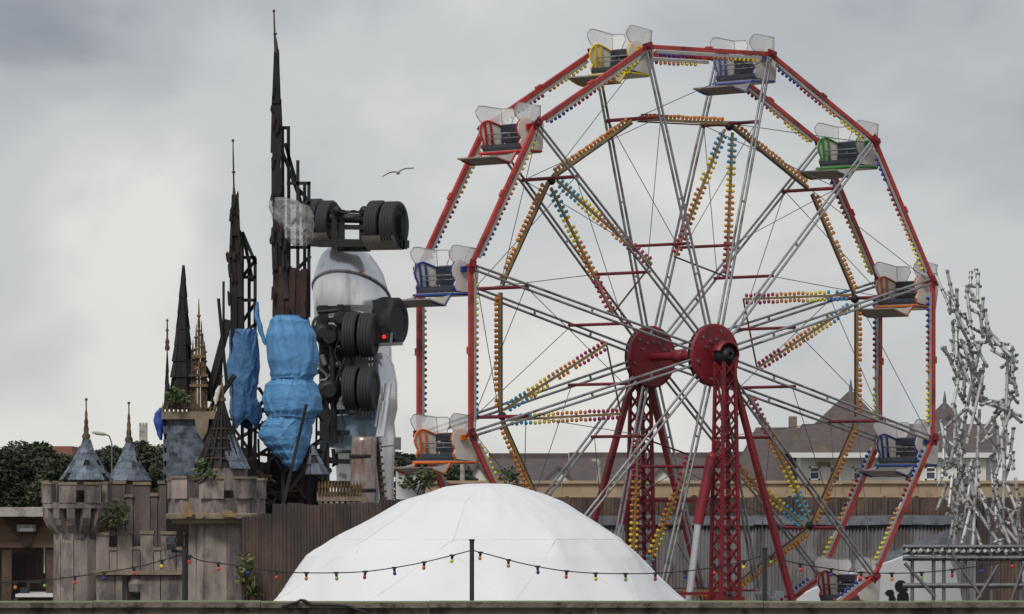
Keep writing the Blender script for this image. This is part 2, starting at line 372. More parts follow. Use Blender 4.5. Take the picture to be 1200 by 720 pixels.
# ------------------------------------------------------------------ ferris wheel
WT = 0.681; WC = Vector((3.80, 140.0, EYE+3.47)); WR = 7.0
U_ = Vector((math.cos(WT), math.sin(WT), 0)); A_ = Vector((math.sin(WT), -math.cos(WT), 0))
def Wp(r, ang, a=0.0):
    return WC+U_*(r*math.cos(R(ang)))+Vector((0, 0, r*math.sin(R(ang))))+A_*a
wheel = thing('ferris_wheel', (WC.x, WC.y, 0), 'tall red and grey ferris wheel with coloured bulb strips', 'ferris wheel')
ANG = [15+30*i for i in range(12)]
RA = .9; HA = 1.08
def bulbs_row(mb, a, b_, n, outdir, r, seq, off, flare=False):
    """seq: list of material indices along the row"""
    for i in range(n):
        u = (i+.5)/n; q = a.lerp(b_, u)+outdir*off
        mi = seq[min(len(seq)-1, int(u*len(seq)))]
        if rnd.random() < .03: continue
        jit = outdir*rnd.uniform(-.012, .012)
        if flare: mb.lathe(q-outdir*r*.9+jit, outdir, [(r*.45, 0), (r*.75, r*.7), (r*1.0, r*1.7), (r*.6, r*2.0)], 7, mi)
        else: mb.ball(q+jit, r, 7, mi, 1.15, outdir, 4)
for i, a0 in enumerate(ANG):
    a1 = a0+30
    for sd in (1, -1):
        pa = Wp(WR, a0, sd*RA); pb = Wp(WR, a1, sd*RA); d = (pb-pa).normalized()
        mid = (pa+pb)/2; inw = (Wp(0, 0, sd*RA)-mid).normalized()
        rb = MB(); rb.beam(pa-d*.02, pb+d*.02, .075, .095, inw); rb.box(mid-inw*.06, (.16, .09, .05), Matrix((d, d.cross(inw), inw)).transposed())
        ro = rb.build('rim_beam', m_red, wheel)
        st = MB(); st.beam(pa+d*.28+inw*.1, pb-d*.28+inw*.1, .06, .07, inw); st.build('lamp_rail', m_grail, ro)
        bl = MB(); bulbs_row(bl, pa+d*.34, pb-d*.34, 23, inw, .043, [0, 0, 0, 1, 1, 1, 2, 2, 2, 3, 3, 3], .165)
        tag(bl.build('bulbs', [B_Y, B_O, B_M, B_B], ro), kind='stuff')
        # corner joint plate
        jp = MB(); tg = U_*(-math.sin(R(a0)))+Vector((0, 0, math.cos(R(a0)))); rad = (pa-Wp(0, 0, sd*RA)).normalized()
        jp.box(pa+A_*sd*.055, (.26, .03, .17), Matrix((tg, A_, rad)).transposed())
        jp.tube(pa-A_*sd*.1, pa+A_*sd*.16, .05, 10); jp.build('joint_plate', m_dred, wheel)
        # spoke: twin tubes with ties
        h = Wp(.60, a0, sd*HA); r_ = Wp(WR-.1, a0, sd*RA); sp = MB(); off = tg*.066
        sp.tube(h+off, r_+off*.75, .029, 8); sp.tube(h-off, r_-off*.75, .029, 8)
        for k in (.2, .47, .76):
            q = h.lerp(r_, k); sp.beam(q-off*.9, q+off*.9, .04, .04, A_)
        sp.build('spoke', m_galv, wheel)
    # cross bars between the two wheels
    MB().tube(Wp(5.42, a0, RA+.04), Wp(5.42, a0, -RA-.04), .04, 8).build('cross_bar', m_dred, wheel)
    MB().tube(Wp(2.55, a0, RA+.1), Wp(2.55, a0, -RA-.1), .035, 8).build('cross_bar', m_dred, wheel)
    # inner ring with orange bulbs
    pa = Wp(5.42, a0); pb = Wp(5.42, a1); d = (pb-pa).normalized(); mid = (pa+pb)/2; outw = (mid-WC).normalized()
    rg = MB(); rg.beam(pa+d*.1, pb-d*.1, .05, .06, outw, 0); rg.beam(pa+d*.1-outw*.06, pb-d*.1-outw*.06, .03, .03, outw, 1)
    ro = rg.build('inner_ring_bar', [m_rail, m_brown], wheel)
    bl = MB(); bulbs_row(bl, pa+d*.18, pb-d*.18, 21, outw, .05, [0], .075, True)
    tag(bl.build('bulbs', [B_O], ro), kind='stuff')
    # bracing wires
    for (ra, aa, sa, rb_, ab, sb) in ((5.42, a0, RA, 2.55, a1, RA), (5.42, a1, -RA, 2.55, a0, -RA), (5.42, a0, RA, 5.42, a1, -RA), (6.9, a0, RA, 5.42, a1, 0)):
        MB().tube(Wp(ra, aa, sa), Wp(rb_, ab, sb), .009, 5).build('bracing_wire', m_cable, wheel)
    if i % 2 == 0:      # the V of lamp bars on every second spoke
        tips = []
        for s_ in (-1, 1):
            o_ = Wp(5.25, a0+s_*1.3); tip = Wp(2.22, a0+s_*21); tips.append(tip); d = (tip-o_).normalized(); sd_ = d.cross(A_).normalized()
            vb = MB(); vb.beam(o_, tip, .05, .055, sd_, 0); vo = vb.build('star_lamp_bar', m_rail, wheel)
            bl = MB()
            for k in (-1, 1): bulbs_row(bl, o_+d*.08, tip-d*.04, 24, sd_*k, .043, [0, 0, 1, 1, 2, 2, 2, 3, 3, 3], .082, False)
            tag(bl.build('bulbs', [B_C, B_Y, B_O, B_P], vo), kind='stuff')
        MB().tube(tips[0], tips[1], .02, 6).build('star_tie', m_brown, wheel)
        MB().ball(Wp(5.35, a0), .1, 8).build('star_joint', m_black, wheel)
# hub
for sd in (1, -1):
    hb = MB(); c = Wp(0, 0, sd*HA)
    hb.lathe(c-A_*.05, A_, [(.66, 0), (.70, .02), (.70, .08), (.66, .1)], 40, 0); ho = hb.build('hub_disc', m_dred, wheel)
    for k in range(12):
        an = 2*math.pi*(k+.5)/12
        q = c+U_*.55*math.cos(an)+Vector((0, 0, .55*math.sin(an)))+A_*.06
        if k % 2 == 0: MB().tube(q, q+A_*.03, .035, 8).build('bolt', m_galvd, ho)
    for k in range(5):
        an = R(30+30*k); q = c+U_*.35*math.cos(an)+Vector((0, 0, .35*math.sin(an)))+A_*.06
        MB().tube(q, q+A_*.03, .03, 8).build('bolt', m_galvd, ho)
    bk = MB(); bk.lathe(c-A_*.13, A_, [(.62, 0), (.69, .02), (.69, .07)], 40); bk.build('hub_back_ring', m_black, ho)
ax = MB(); ax.tube(Wp(0, 0, -1.35), Wp(0, 0, 1.35), .09, 16); ax.lathe(Wp(0, 0, -.25), A_, [(.1, 0), (.15, .02), (.15, .3), (.1, .32)], 14); ax.build('axle', m_dred, wheel)
for sd in (1, -1):
    q = Wp(0, 0, sd*1.45); hs = MB()
    hs.lathe(q-A_*sd*.16, A_*sd, [(.2, 0), (.23, .03), (.23, .2), (.2, .22), (.2, .25), (.15, .25), (.15, .30), (.11, .30), (.11, .33), (.05, .34), (.05, .30)], 18); ho = hs.build('bearing_housing', m_black, wheel)
    cw = MB(); cw.lathe(q-A_*.13, A_, [(.27, 0), (.30, 0), (.30, .27), (.27, .27)], 14, 0, True, math.pi*.95, math.pi*.95); cw.build('bearing_cowl', m_dred, ho)
# towers
def tower(sd):
    tw = bpy.data.objects.new('support_tower', None); scene.collection.objects.link(tw); tw.parent = wheel
    top = Wp(0, 0, sd*1.45)-Vector((0, 0, .15)); zb = 0.15
    base = Vector((top.x, top.y, zb))
    w0 = .16; w1 = .34
    cor = []
    for su, sa in ((-1, -1), (-1, 1), (1, 1), (1, -1)):
        a = top+U_*su*w0+A_*sa*.14; b_ = base+U_*su*w1+A_*sa*.2; cor.append((a, b_))
        MB().beam(a, b_, .066, .066, U_).build('corner_post', m_dred, tw)
    nst = 24
    for f in range(4):
        (a, b_), (c, d) = cor[f], cor[(f+1) % 4]
        lt = MB()
        for k in range(nst):
            u0 = k/nst; u1 = (k+1)/nst
            lt.beam(a.lerp(b_, u0), c.lerp(d, u1), .026, .026, A_); lt.beam(c.lerp(d, u0), a.lerp(b_, u1), .026, .026, A_)
        lt.build('lattice', m_dred, tw)
    MB().box(base+Vector((0, 0, 2.8)), (.72, .5, .34), Matrix.Rotation(WT, 3, 'Z')).build('tower_collar', m_dred, tw)
    MB().box(base-Vector((0, 0, .075)), (1.2, 1.0, .15), Matrix.Rotation(WT, 3, 'Z')).build('foot_plate', m_dred, tw)
    # raking legs in the plane of the wheel
    for su in (1, -1):
        q0 = top+U_*su*.12; q1 = base+U_*su*2.95+A_*sd*.1; q1.z = 0.0
        if sd > 0 and su < 0: continue
        MB().beam(q0, q1, .12, .12, A_).build('raking_leg', m_dred, tw)
    MB().beam(base+Vector((0, 0, 3.05))-U_*2.2, base+Vector((0, 0, 3.05)), .07, .07).build('spreader_bar', m_dred, tw)
    MB().beam(base+Vector((0, 0, 3.05)), base+Vector((0, 0, 3.05))+U_*1.95, .07, .07).build('spreader_bar', m_galv, tw)
    q0 = base+Vector((0, 0, 6.0))-U_*.16+A_*sd*.1
    return tw, base
tf, bf = tower(1); tb, bb_ = tower(-1)
# hydraulic rams
def ram(tw, p_top, p_mid, p_bot):
    r0 = MB(); r0.tube(p_top, p_mid, .118, 16); ro = r0.build('hydraulic_ram', m_dred, tw)
    MB().tube(p_mid+(p_top-p_mid)*.02, p_bot, .08, 14).build('ram_rod', mat('chrome_rod', S(205, 206, 208), .3, .4, var=.06), ro)
    MB().ball(p_top, .13, 10).build('ram_pivot', m_dred, ro)
    k = p_mid.lerp(p_bot, .82); MB().lathe(k-Vector((0, 0, .07)), (0, 0, 1), [(.08, 0), (.12, .02), (.12, .12), (.08, .14)], 12).build('ram_collar', m_red, ro)
DD = bf.y-.25
ram(tf, P(834, 536, DD), P(818, 614, DD-.1), P(798, 780, DD-.3))
DD = bb_.y-.25
ram(tb, P(744, 540, DD), P(728, 614, DD-.1), P(708, 760, DD-.3))
MB().beam(bf+Vector((0, 0, 5.1)), bb_+Vector((0, 0, 5.1)), .08, .08).build('tower_tie', m_dred, wheel)
MB().beam(bf+Vector((0, 0, 2.0)), bb_+Vector((0, 0, 2.0)), .08, .08).build('tower_tie', m_dred, wheel)

# ------------------------------------------------------------------ gondolas
def gondola(ang, trim, label):
    c = Wp(WR, ang, 0)
    t = thing('gondola', (c.x, c.y, c.z), label, 'gondola', 'gondolas hanging on the ferris wheel')
    Fw = -U_; Z = Vector((0, 0, 1)); swing = R(rnd.uniform(-3, 3))
    cs, sn = math.cos(swing), math.sin(swing)
    def G(f, a, z): f2, z2 = f*cs-z*sn, f*sn+z*cs; return c+Fw*f2+A_*a+Z*z2
    pan = [(.33, -.10), (.30, .02), (.22, .10), (.10, .13), (-.05, .09), (-.30, .0), (-.36, -.30), (-.31, -.58), (.22, -.52), (.29, -.40), (.24, -.30), (.31, -.20)]
    def lines(sd): return [G(f, sd*.65, z) for f, z in pan]
    for sd in (1, -1):
        p = MB(); p.prism(lines(sd), A_*sd*.035); po = p.build('side_panel', m_white, t)
        e = MB(); pts = [G(f, sd*.65-sd*.012, z) for f, z in pan[:6]]; pts = [G(.30, sd*.65-sd*.012, -.2)]+pts; e.path(pts, .022, 6)
        e.path([G(f, sd*.65-sd*.012, z) for f, z in ((.30, -.2), (.24, -.32), (.29, -.42), (.24, -.54))], .022, 6)
        for f0 in (.18, .02):
            e.beam(G(f0+.02, sd*.62, .08), G(f0-.02, sd*.62, -.42), .05, .02, A_)
        e.build('trim', trim, po)
        hg = MB(); hg.tube(G(0, sd*.66, -.02), G(0, sd*.9, 0), .035, 8); hg.box(G(.06, sd*.73, -.06), (.14, .06, .12), Matrix((Fw, A_, Z)).transposed()); hg.build('hanger_bearing', [trim], t)
        # clear screen: side sheet with rounded front end, wrapped round the back corner
        prof = [(.36, .30, .42), (.40, .22, .48), (.42, .2, .50)]
        sc = MB(); up = []; lo = []
        k = 7
        for i in range(k+1):
            u = i/k; f = .40-.72*u; rnd_ = math.sqrt(max(0, 1-(max(0, .28-u)/.28)**2))
            mid = .30-.10*u; hh = .19*(.25+.75*rnd_) if u < .28 else .19
            lo.append(G(f, sd*.655, mid-hh)); up.append(G(f, sd*(.655+.03), mid+hh))
        for i in range(1, k+1):
            u = i/k; aa = .655-.36*u; rnd_ = math.sqrt(max(0, 1-(max(0, u-.6)/.4)**2)); hh = .19*(.3+.7*rnd_)
            mid = .20
            lo.append(G(-.33, sd*aa, mid-hh)); up.append(G(-.40, sd*(aa), mid+hh))
        n = len(lo); vs = lo+up
        thick = [q+(A_*sd*.008 if i % n <= k else -Fw*.008) for i, q in enumerate(vs)]
        sc.add(vs+thick, [(i, i+1, n+i+1, n+i) for i in range(n-1)]+[(2*n+i, 3*n+i, 3*n+i+1, 2*n+i+1) for i in range(n-1)], 0, True)
        so_ = sc.build('clear_screen', m_clear, t)
        MB().path(lo+up[::-1]+[lo[0]], .009, 5).path([lo[k], up[k]], .009, 5).build('screen_edge', m_clearrim, so_)
    # seat, backrest, bar
    s = MB()
    s.prism([G(f, -.63, z) for f, z in ((.27, -.55), (.30, -.49), (.27, -.42), (.18, -.40), (-.26, -.43), (-.28, -.52))], A_*1.26); s.build('seat_cushion', m_cush, t)
    s = MB()
    for z0, z1 in ((-.36, -.14), (-.13, .05)):
        s.prism([G(-.24-.10*(q[1]), -.63, q[0]) for q in ((z0, 0), (z0, .9), (z1-.02, 1.5), (z1, 1.0), (z1-.02, .3))], A_*1.26)
    s.build('backrest_cushion', m_cush, t)
    s = MB(); s.prism([G(f, -.64, z) for f, z in ((-.33, -.56), (-.37, -.56), (-.44, .02), (-.40, .02))], A_*1.28); s.build('back_panel', m_white, t)
    s = MB(); s.tube(G(.12, -.64, -.17), G(.12, .64, -.17), .016, 8); s.tube(G(.10, -.64, -.27), G(.10, .64, -.27), .011, 8); s.tube(G(.12, .1, -.17), G(.10, .1, -.27), .012, 6); s.build('safety_bar', m_galv, t)
    s = MB(); s.prism([G(f, -.66, z) for f, z in ((.33, -.55), (.33, -.62), (-.30, -.64), (-.30, -.57))], A_*1.32); s.build('seat_base', m_white, t)
    s = MB(); s.path([G(.34, -.68, -.59), G(.34, .68, -.59)], .035, 8); s.path([G(.34, .68, -.59), G(-.31, .68, -.60)], .025, 8); s.path([G(.34, -.68, -.59), G(-.31, -.68, -.60)], .025, 8); s.build('seat_rail', trim, t)
    well = [(.34, -.60), (.50, -.80), (.56, -.83), (.70, -.80), (.86, -.74), (.93, -.68)]
    for sd in (1, -1):
        s = MB(); s.prism([G(f, sd*.60, z) for f, z in well]+[G(.60, sd*.60, -.66)], A_*sd*.02); so_ = s.build('footwell_side', m_white, t)
        MB().path([G(f, sd*.61, z) for f, z in well], .028, 8).build('footwell_trim', trim, so_)
    s = MB(); s.prism([G(f, -.66, z) for f, z in ((.50, -.85), (.98, -.70), (.98, -.67), (.50, -.82))], A_*1.32); s.build('foot_plate', m_fplate, t)
    return t
def trimm(n, c): return mat('trim_'+n, S(*c), 0.45, var=0.1, scale=8)
for ang, nm, col, lab in ((105, 'yellow', (222, 190, 30), 'gondola with yellow trim at the top of the wheel'),
        (75, 'lavender', (96, 104, 170), 'gondola with lavender blue trim at the top, right of the yellow one'),
        (45, 'green', (66, 140, 62), 'gondola with green trim on the upper right'),
        (15, 'burnt', (196, 104, 54), 'gondola with brown orange trim at the right edge above the blue one'),
        (-15, 'navy', (36, 66, 130), 'gondola with navy blue trim at lower right before the house roof'),
        (-45, 'crimson', (160, 40, 44), 'gondola with dark red trim low behind the bottom wall'),
        (135, 'red', (186, 34, 44), 'gondola with red trim on the upper left'),
        (165, 'blue', (40, 72, 140), 'gondola with blue trim at the left edge beside the lorry tank'),
        (195, 'orange', (226, 112, 40), 'gondola with bright orange trim at lower left above the dome')):
    gondola(ang, trimm(nm, col), lab)

# ------------------------------------------------------------------ castle
CD = 120.0
cm = lambda px: px/FPX*CD
slate_mesh = {}
def slate(w, h, th=.012):
    key = (round(w, 3), round(h, 3))
    if key not in slate_mesh:
        b = MB(); b.box((0, 0, h/2), (w, th, h))
        # taper nothing; slightly clipped lower corners
        slate_mesh[key] = mesh_of(b, 'slate', m_slate)
    return slate_mesh[key]
def cone_roof(parent, px, y_base, y_top, rpx, D, finial_top, rows=7, hole=.1, arc=(0, 360), under=True, concave=.18, maxrow=99):
    c = P(px, y_base, D); H = M_(y_base-y_top, D); r = M_(rpx, D)
    prof = lambda u: r*((1-u)+concave*(-math.sin(math.pi*u))*.55)
    if under:
        b = MB(); b.lathe(c, (0, 0, 1), [(max(.01, prof(i/8)*.95), H*i/8) for i in range(9)], 20); ro = b.build('roof_core', m_dark, parent)
    else: ro = parent
    for k in range(min(rows, maxrow)):
        u0 = k/rows; u1 = (k+1)/rows; r0 = max(.02, prof(u0)); r1 = max(.012, prof(u1))
        n = max(5, int(round(2*math.pi*r0/.15))); sl = math.hypot(r0-r1, H/rows); tilt = math.atan2(r0-r1, H/rows)
        w_ = 2*math.pi*r0/n*.97
        me = slate(round(w_, 2), round(sl*1.18, 2))
        for i in range(n):
            an = 2*math.pi*(i+.5*(k % 2))/n+rnd.uniform(-.02, .02)
            dg = math.degrees(an) % 360
            if rnd.random() < hole: continue
            if not (arc[0] <= dg <= arc[1]): continue
            # local x tangential, y outward normal, z up the slope
            Mx = Matrix.Translation(c) @ Matrix.Rotation(an-math.pi/2, 4, 'Z') @ Matrix.Translation((0, r0+.008, H*u0-.01)) @ Matrix.Rotation(tilt+R(rnd.uniform(0, 3)), 4, 'X') @ Matrix.Rotation(R(rnd.uniform(-4, 4)), 4, 'Y')
            inst(me, 'slate', ro, Mx)
    # finial
    b = MB(); ft = P(px, finial_top, D).z-c.z; h0 = H*.93; n = 9; sp = ft-h0
    prof2 = [(.075, h0-.04), (.08, h0+sp*.02), (.045, h0+sp*.1), (.052, h0+sp*.2), (.034, h0+sp*.3), (.042, h0+sp*.38), (.024, h0+sp*.5), (.03, h0+sp*.58), (.014, h0+sp*.7), (.012, h0+sp*.93), (.03, h0+sp*.955), (.025, ft)]
    b.lathe(c, (0, 0, 1), prof2, 8); b.build('finial', m_gold, parent)
    return ro
def turret(px, D, body_r, par_r, y_par_top, y_par_bot, label, nside=10, arches=True, merl=8, phase=0.0, drop=28, merlon_h=22):
    cpos = P(px, 0, D)
    t = thing('turret', (cpos.x, D, 0), label, 'turret', 'castle turrets')
    zt_ = P(0, y_par_top, D).z; zb = P(0, y_par_bot, D).z; rb = M_(body_r, D); rp = M_(par_r, D); C0 = Vector((cpos.x, D, 0))
    core = MB(); core.lathe(C0, (0, 0, 1), [(rb*.93, 0), (rb*.9, zb+.2)], nside*2); bo = core.build('body', m_stoned, t)
    for i in range(nside):
        a0 = 2*math.pi*i/nside+phase+.01; a1 = 2*math.pi*(i+1)/nside+phase-.015
        k = 1+rnd.uniform(-.02, .02); r0 = rb*1.03*k; r1 = rb*.97*k
        vs = []
        for z, rr in ((0, r0), (zb+.05, r1)):
            for q, an in ((rr, a0), (rr, a1), (rr*.9, a1), (rr*.9, a0)): vs.append(C0+Vector((math.cos(an)*q, math.sin(an)*q, z)))
        MB().add(vs, [(0, 1, 5, 4), (1, 2, 6, 5), (2, 3, 7, 6), (3, 0, 4, 7), (4, 5, 6, 7)]).build('wall_panel', m_stone, bo)
    # parapet ring
    pr = MB(); zl = zb+M_(drop, D) if arches else zb
    zc = zt_-M_(merlon_h, D)
    pr.lathe(C0, (0, 0, 1), [(rp*.9, zl), (rp*.98, zl+.02), (rp*.98, zc), (rp*.82, zc), (rp*.82, zl)], nside*2 if arches else nside, 0, False); po = pr.build('parapet', m_stone, t)
    if not arches:
        b = MB(); b.lathe(C0, (0, 0, 1), [(rb*.9, zl-.16), (rp*.9, zl-.12), (rp*.93, zl-.05), (rp*1.03, zl-.03), (rp*1.03, zl+.05), (rp*.97, zl+.08)], nside, 0, False); b.build('ledge', m_cap, po)
    if arches:
        n = 13
        for i in range(n):
            an = 2*math.pi*i/n+phase; M = Matrix.Rotation(an, 3, 'Z')
            zz = [(rp*.96, zl+.03), (rp*.96, zl-M_(10, D)), (rp*.86, zl-M_(19, D)), (rb*.9, zb-.03), (rb*.9, zl+.03)]
            w_ = 2*math.pi*rp/n*.24
            b = MB(); b.prism([C0+M @ Vector((rr, -w_, z)) for rr, z in zz], M @ Vector((0, 2*w_, 0))); b.build('corbel', m_stone, po)
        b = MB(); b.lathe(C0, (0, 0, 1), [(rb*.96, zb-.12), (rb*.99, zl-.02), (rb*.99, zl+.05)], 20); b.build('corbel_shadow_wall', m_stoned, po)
    for i in range(merl):
        a0 = 2*math.pi*(i+.10)/merl+phase; a1 = 2*math.pi*(i+.74)/merl+phase
        vs = []; hz = rnd.uniform(-.03, .02); ns = 4
        b = MB()
        ring = []
        for z in (zc-.01, zt_+hz):
            for j in range(ns+1):
                an = a0+(a1-a0)*j/ns; ring.append(C0+Vector((math.cos(an)*rp, math.sin(an)*rp, z)))
            for j in range(ns, -1, -1):
                an = a0+(a1-a0)*j/ns; ring.append(C0+Vector((math.cos(an)*rp*.82, math.sin(an)*rp*.82, z)))
        k = 2*(ns+1)
        b.add(ring, [tuple(range(k, 2*k))]+[(j, (j+1) % k, k+(j+1) % k, k+j) for j in range(k)])
        mo = b.build('merlon', m_stone, po)
        b = MB(); ring2 = []
        for z in (zt_+hz, zt_+hz+.045):
            for j in range(ns+1):
                an = a0-.02+(a1-a0+.04)*j/ns; ring2.append(C0+Vector((math.cos(an)*rp*1.03, math.sin(an)*rp*1.03, z)))
            for j in range(ns, -1, -1):
                an = a0-.02+(a1-a0+.04)*j/ns; ring2.append(C0+Vector((math.cos(an)*rp*.8, math.sin(an)*rp*.8, z)))
        b.add(ring2, [tuple(range(k, 2*k)), tuple(range(k))[::-1]]+[(j, (j+1) % k, k+(j+1) % k, k+j) for j in range(k)]); b.build('coping', m_cap, mo)
    return t, C0
tl, cl = turret(90, CD, 28, 41, 567, 625, 'small round grey castle turret with arched corbels, leftmost', 10, True, 8, .25)
# leaning cone roofs
b = MB(); b.lathe(Vector((P(101, 0, CD).x, CD+.1, P(0, 575, CD).z)), (0, 0, 1), [(cm(26), 0), (cm(27), cm(15))], 16); b.build('roof_drum', m_stoned, tl)
cone_roof(tl, 101, 562, 508, 31, CD+.1, 467, 7, .10)
# rear turret with second cone
tr2 = thing('turret', (P(150, 0, CD+2.2).x, CD+2.2, 0), 'slate cone turret behind the curtain wall, second from left', 'turret', 'castle turrets')
b = MB(); b.lathe(Vector((P(151, 0, CD+2.2).x, CD+2.2, 0)), (0, 0, 1), [(cm(23), 0), (cm(23), P(0, 562, CD+2.2).z)], 18); b.build('body', m_stoned, tr2)
cone_roof(tr2, 151, 563, 512, 26, CD+2.2, 471, 7, .07)
# the rear wall between the turrets
def plank_wall(name, x0, x1, y_top, D, label, cat, step=18, crenel=None, y_bot=None, band=None, mt=None, depth=.3):
    mt = mt or m_stone
    t = thing(name, (P((x0+x1)/2, 0, D).x, D, 0), label, cat)
    zt_ = P(0, y_top, D).z; x = x0; i = 0; zlow = 0
    while x < x1-2:
        w_ = min(step*rnd.uniform(.9, 1.1)*(1.25 if i % 2 == 0 else .6), x1-x); xa = P(x+.4, 0, D).x; xb = P(x+w_-.4, 0, D).x
        top = zt_-(M_(crenel, D) if (crenel and i % 2) else 0)+rnd.uniform(-.02, .02); dy = rnd.uniform(-.025, .025)
        b = MB(); b.box(((xa+xb)/2, D+dy+depth/2, top/2), (xb-xa, depth, top)); po = b.build('wall_panel', mt, t)
        b = MB(); b.box(((xa+xb)/2, D+dy+depth/2, top+.03), (xb-xa+.03, depth+.05, .06)); b.build('coping', m_cap, po)
        x += w_; i += 1
    b = MB(); b.box((P((x0+x1)/2, 0, D).x, D+depth+.05, (zt_-.5)/2), (M_(x1-x0, D), .08, zt_-.5)); b.build('wall_core', m_stoned, t)
    return t
plank_wall('rear_wall', 128, 197, 568, CD+1.2, 'dark crenellated castle wall behind the curtain wall', 'wall', 16, 14, mt=m_stoned)
cw = plank_wall('curtain_wall', 112, 217, 627, CD-.25, 'grey crenellated castle curtain wall between the two front turrets', 'wall', 14, 17)
# lower projecting part with string course and opening
zc = P(0, 671, CD).z
b = MB(); b.box((P(164, 0, CD).x, CD-.42, zc), (cm(104), .24, cm(5))); b.build('string_course', m_cap, cw)
x = 115
for wd_ in (22, 9, 0, 24, 26):
    if wd_ == 0: x += 20; continue
    xa, xb = P(x, 0, CD).x, P(x+wd_-1, 0, CD).x
    b = MB(); b.box(((xa+xb)/2, CD-.36+rnd.uniform(-.02, .02), (zc-.06)/2), (xb-xa, .16, zc-.06)); b.build('wall_panel', m_stone, cw); x += wd_
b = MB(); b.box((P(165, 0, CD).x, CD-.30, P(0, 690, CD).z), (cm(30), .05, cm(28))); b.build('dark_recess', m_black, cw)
b = MB(); b.lathe(P(160, 683, CD-.33), (0, 0, 1), [(.02, -.22), (.14, -.17), (.17, -.02), (.12, .12), (.03, .17)], 9, 0, False); b.build('carved_block', m_stone, cw)

tr, c2 = turret(254, CD-.2, 36, 58, 562, 606, 'wide octagonal grey castle turret with broken slate cone', 8, False, 8, R(22.5), merlon_h=22)
b = MB(); b.lathe(Vector((P(262, 0, CD).x, CD, P(0, 575, CD).z)), (0, 0, 1), [(cm(27), 0), (cm(28), cm(26))], 16); b.build('roof_drum', m_stone, tr)
# broken cone: rafters on the left, slates on the right
cc = P(260, 549, CD); Hc = cm(88)
rf = MB().tube(cc, cc+Vector((0, 0, Hc)), .04, 8).build('king_post', m_wood, tr)
for k in range(16):
    an = 2*math.pi*k/16; q = cc+Vector((math.cos(an)*cm(31), math.sin(an)*cm(31), 0))
    pts = [q, cc+Vector((math.cos(an)*cm(12), math.sin(an)*cm(12), Hc*.5)), cc+Vector((0, 0, Hc*.95))]
    b = MB(); b.beam(pts[0], pts[1], .035, .05); b.beam(pts[1], pts[2], .03, .045); b.build('rafter', m_dark, tr)
for k in range(1, 7):
    u = k/7; rr = cm(31)*(1-u)**1.15
    n = 16; b = MB()
    b.path([cc+Vector((math.cos(2*math.pi*j/n)*rr, math.sin(2*math.pi*j/n)*rr, Hc*u*.92)) for j in range(n+1)], .016, 4); b.build('batten_ring', m_wood, tr)
b = MB(); b.lathe(cc, (0, 0, 1), [(cm(27), 0), (cm(19), Hc*.22), (cm(10), Hc*.5), (cm(2), Hc*.9)], 14); b.build('roof_core', m_dark, tr)
cone_roof(tr, 260, 549, 462, 33.5, CD, 440, 9, .06, (284, 360), False, concave=.22, maxrow=4)
b = MB()
for k in range(9):
    an = R(180+80*rnd.random()); u = rnd.uniform(0, .5); rr = cm(31)*(1-u)**1.15*.9
    b.box(cc+Vector((math.cos(an)*rr, math.sin(an)*rr, Hc*u*.9)), (.16, .02, .2), Matrix.Rotation(an+math.pi/2, 3, 'Z') @ Matrix.Rotation(R(rnd.uniform(-20, 20)), 3, 'Y'))
b.build('broken_slats', m_dark, tr)

m_och = mat('exposed_ochre', S(146, 122, 88), .9, var=.3, scale=9, alt=S(112, 98, 80), altpos=.56)
for pts in ([(214, 590), (219, 587), (222, 596), (227, 600), (224, 606), (215, 605)], [(258, 601), (264, 597), (272, 599), (276, 606), (262, 606)], [(238, 602), (244, 601), (247, 606), (237, 606)]):
    MB().prism([P(a, b_, CD-1.115) for a, b_ in pts], (0, .05, 0)).build('exposed_patch', m_och, tr)
# slate clad square tower
TD = CD+.9
st = thing('slate_tower', (P(220, 0, TD).x, TD+.5, 0), 'square slate clad tower with gold spiked gallery behind the wide turret', 'tower')
x0, x1 = P(193, 0, TD).x, P(250, 0, TD).x
b = MB(); b.box(((x0+x1)/2, TD+.5, P(0, 492, TD).z/2), (x1-x0-.05, .95, P(0, 492, TD).z)); sb = b.build('tower_body', m_dark, st)
rows = 9; hh = cm(72)/rows
for k in range(rows):
    n = 7; zz = P(0, 564, TD).z+k*hh
    for i in range(n+1):
        xx = x0+(x1-x0)*(i+.5*(k % 2)-.25)/n
        if xx > x1-.04 or xx < x0: continue
        if rnd.random() < .03: continue
        inst(slate(round((x1-x0)/n*.97, 2), round(hh*1.15, 2)), 'slate', sb, Matrix.Translation((xx, TD+.0, zz)) @ Matrix.Rotation(R(5+rnd.uniform(0, 2)), 4, 'X') @ Matrix.Rotation(R(rnd.uniform(-3, 3)), 4, 'Y'))
for sx_ in (x0-.01,):
    for k in range(rows):
        for i in range(6):
            inst(slate(round((x1-x0)/7*.97, 2), round(hh*1.15, 2)), 'slate', sb, Matrix.Translation((sx_, TD+.1+.15*i, P(0, 564, TD).z+k*hh)) @ Matrix.Rotation(R(-90), 4, 'Z') @ Matrix.Rotation(R(5), 4, 'X'))
b = MB(); b.box(((x0+x1)/2, TD+.45, P(0, 487, TD).z), (x1-x0+.12, 1.15, cm(9))); ga = b.build('gallery', m_cap, st)
for i in range(13):
    xx = x0-.03+(x1-x0+.06)*i/12
    b = MB(); b.lathe((xx, TD-.09, P(0, 484, TD).z), (0, 0, 1), [(.028, 0), (.028, .06), (.04, .08), (.012, .13), (.004, .2)], 6); b.build('spike', m_gold, ga)
b = MB(); b.prism([P(228, 490, TD-.14), P(245, 490, TD-.14), P(243, 505, TD-.14), P(237, 516, TD-.14), P(230, 505, TD-.14)], (0, .1, 0)); b.build('ornament', m_cap, ga)

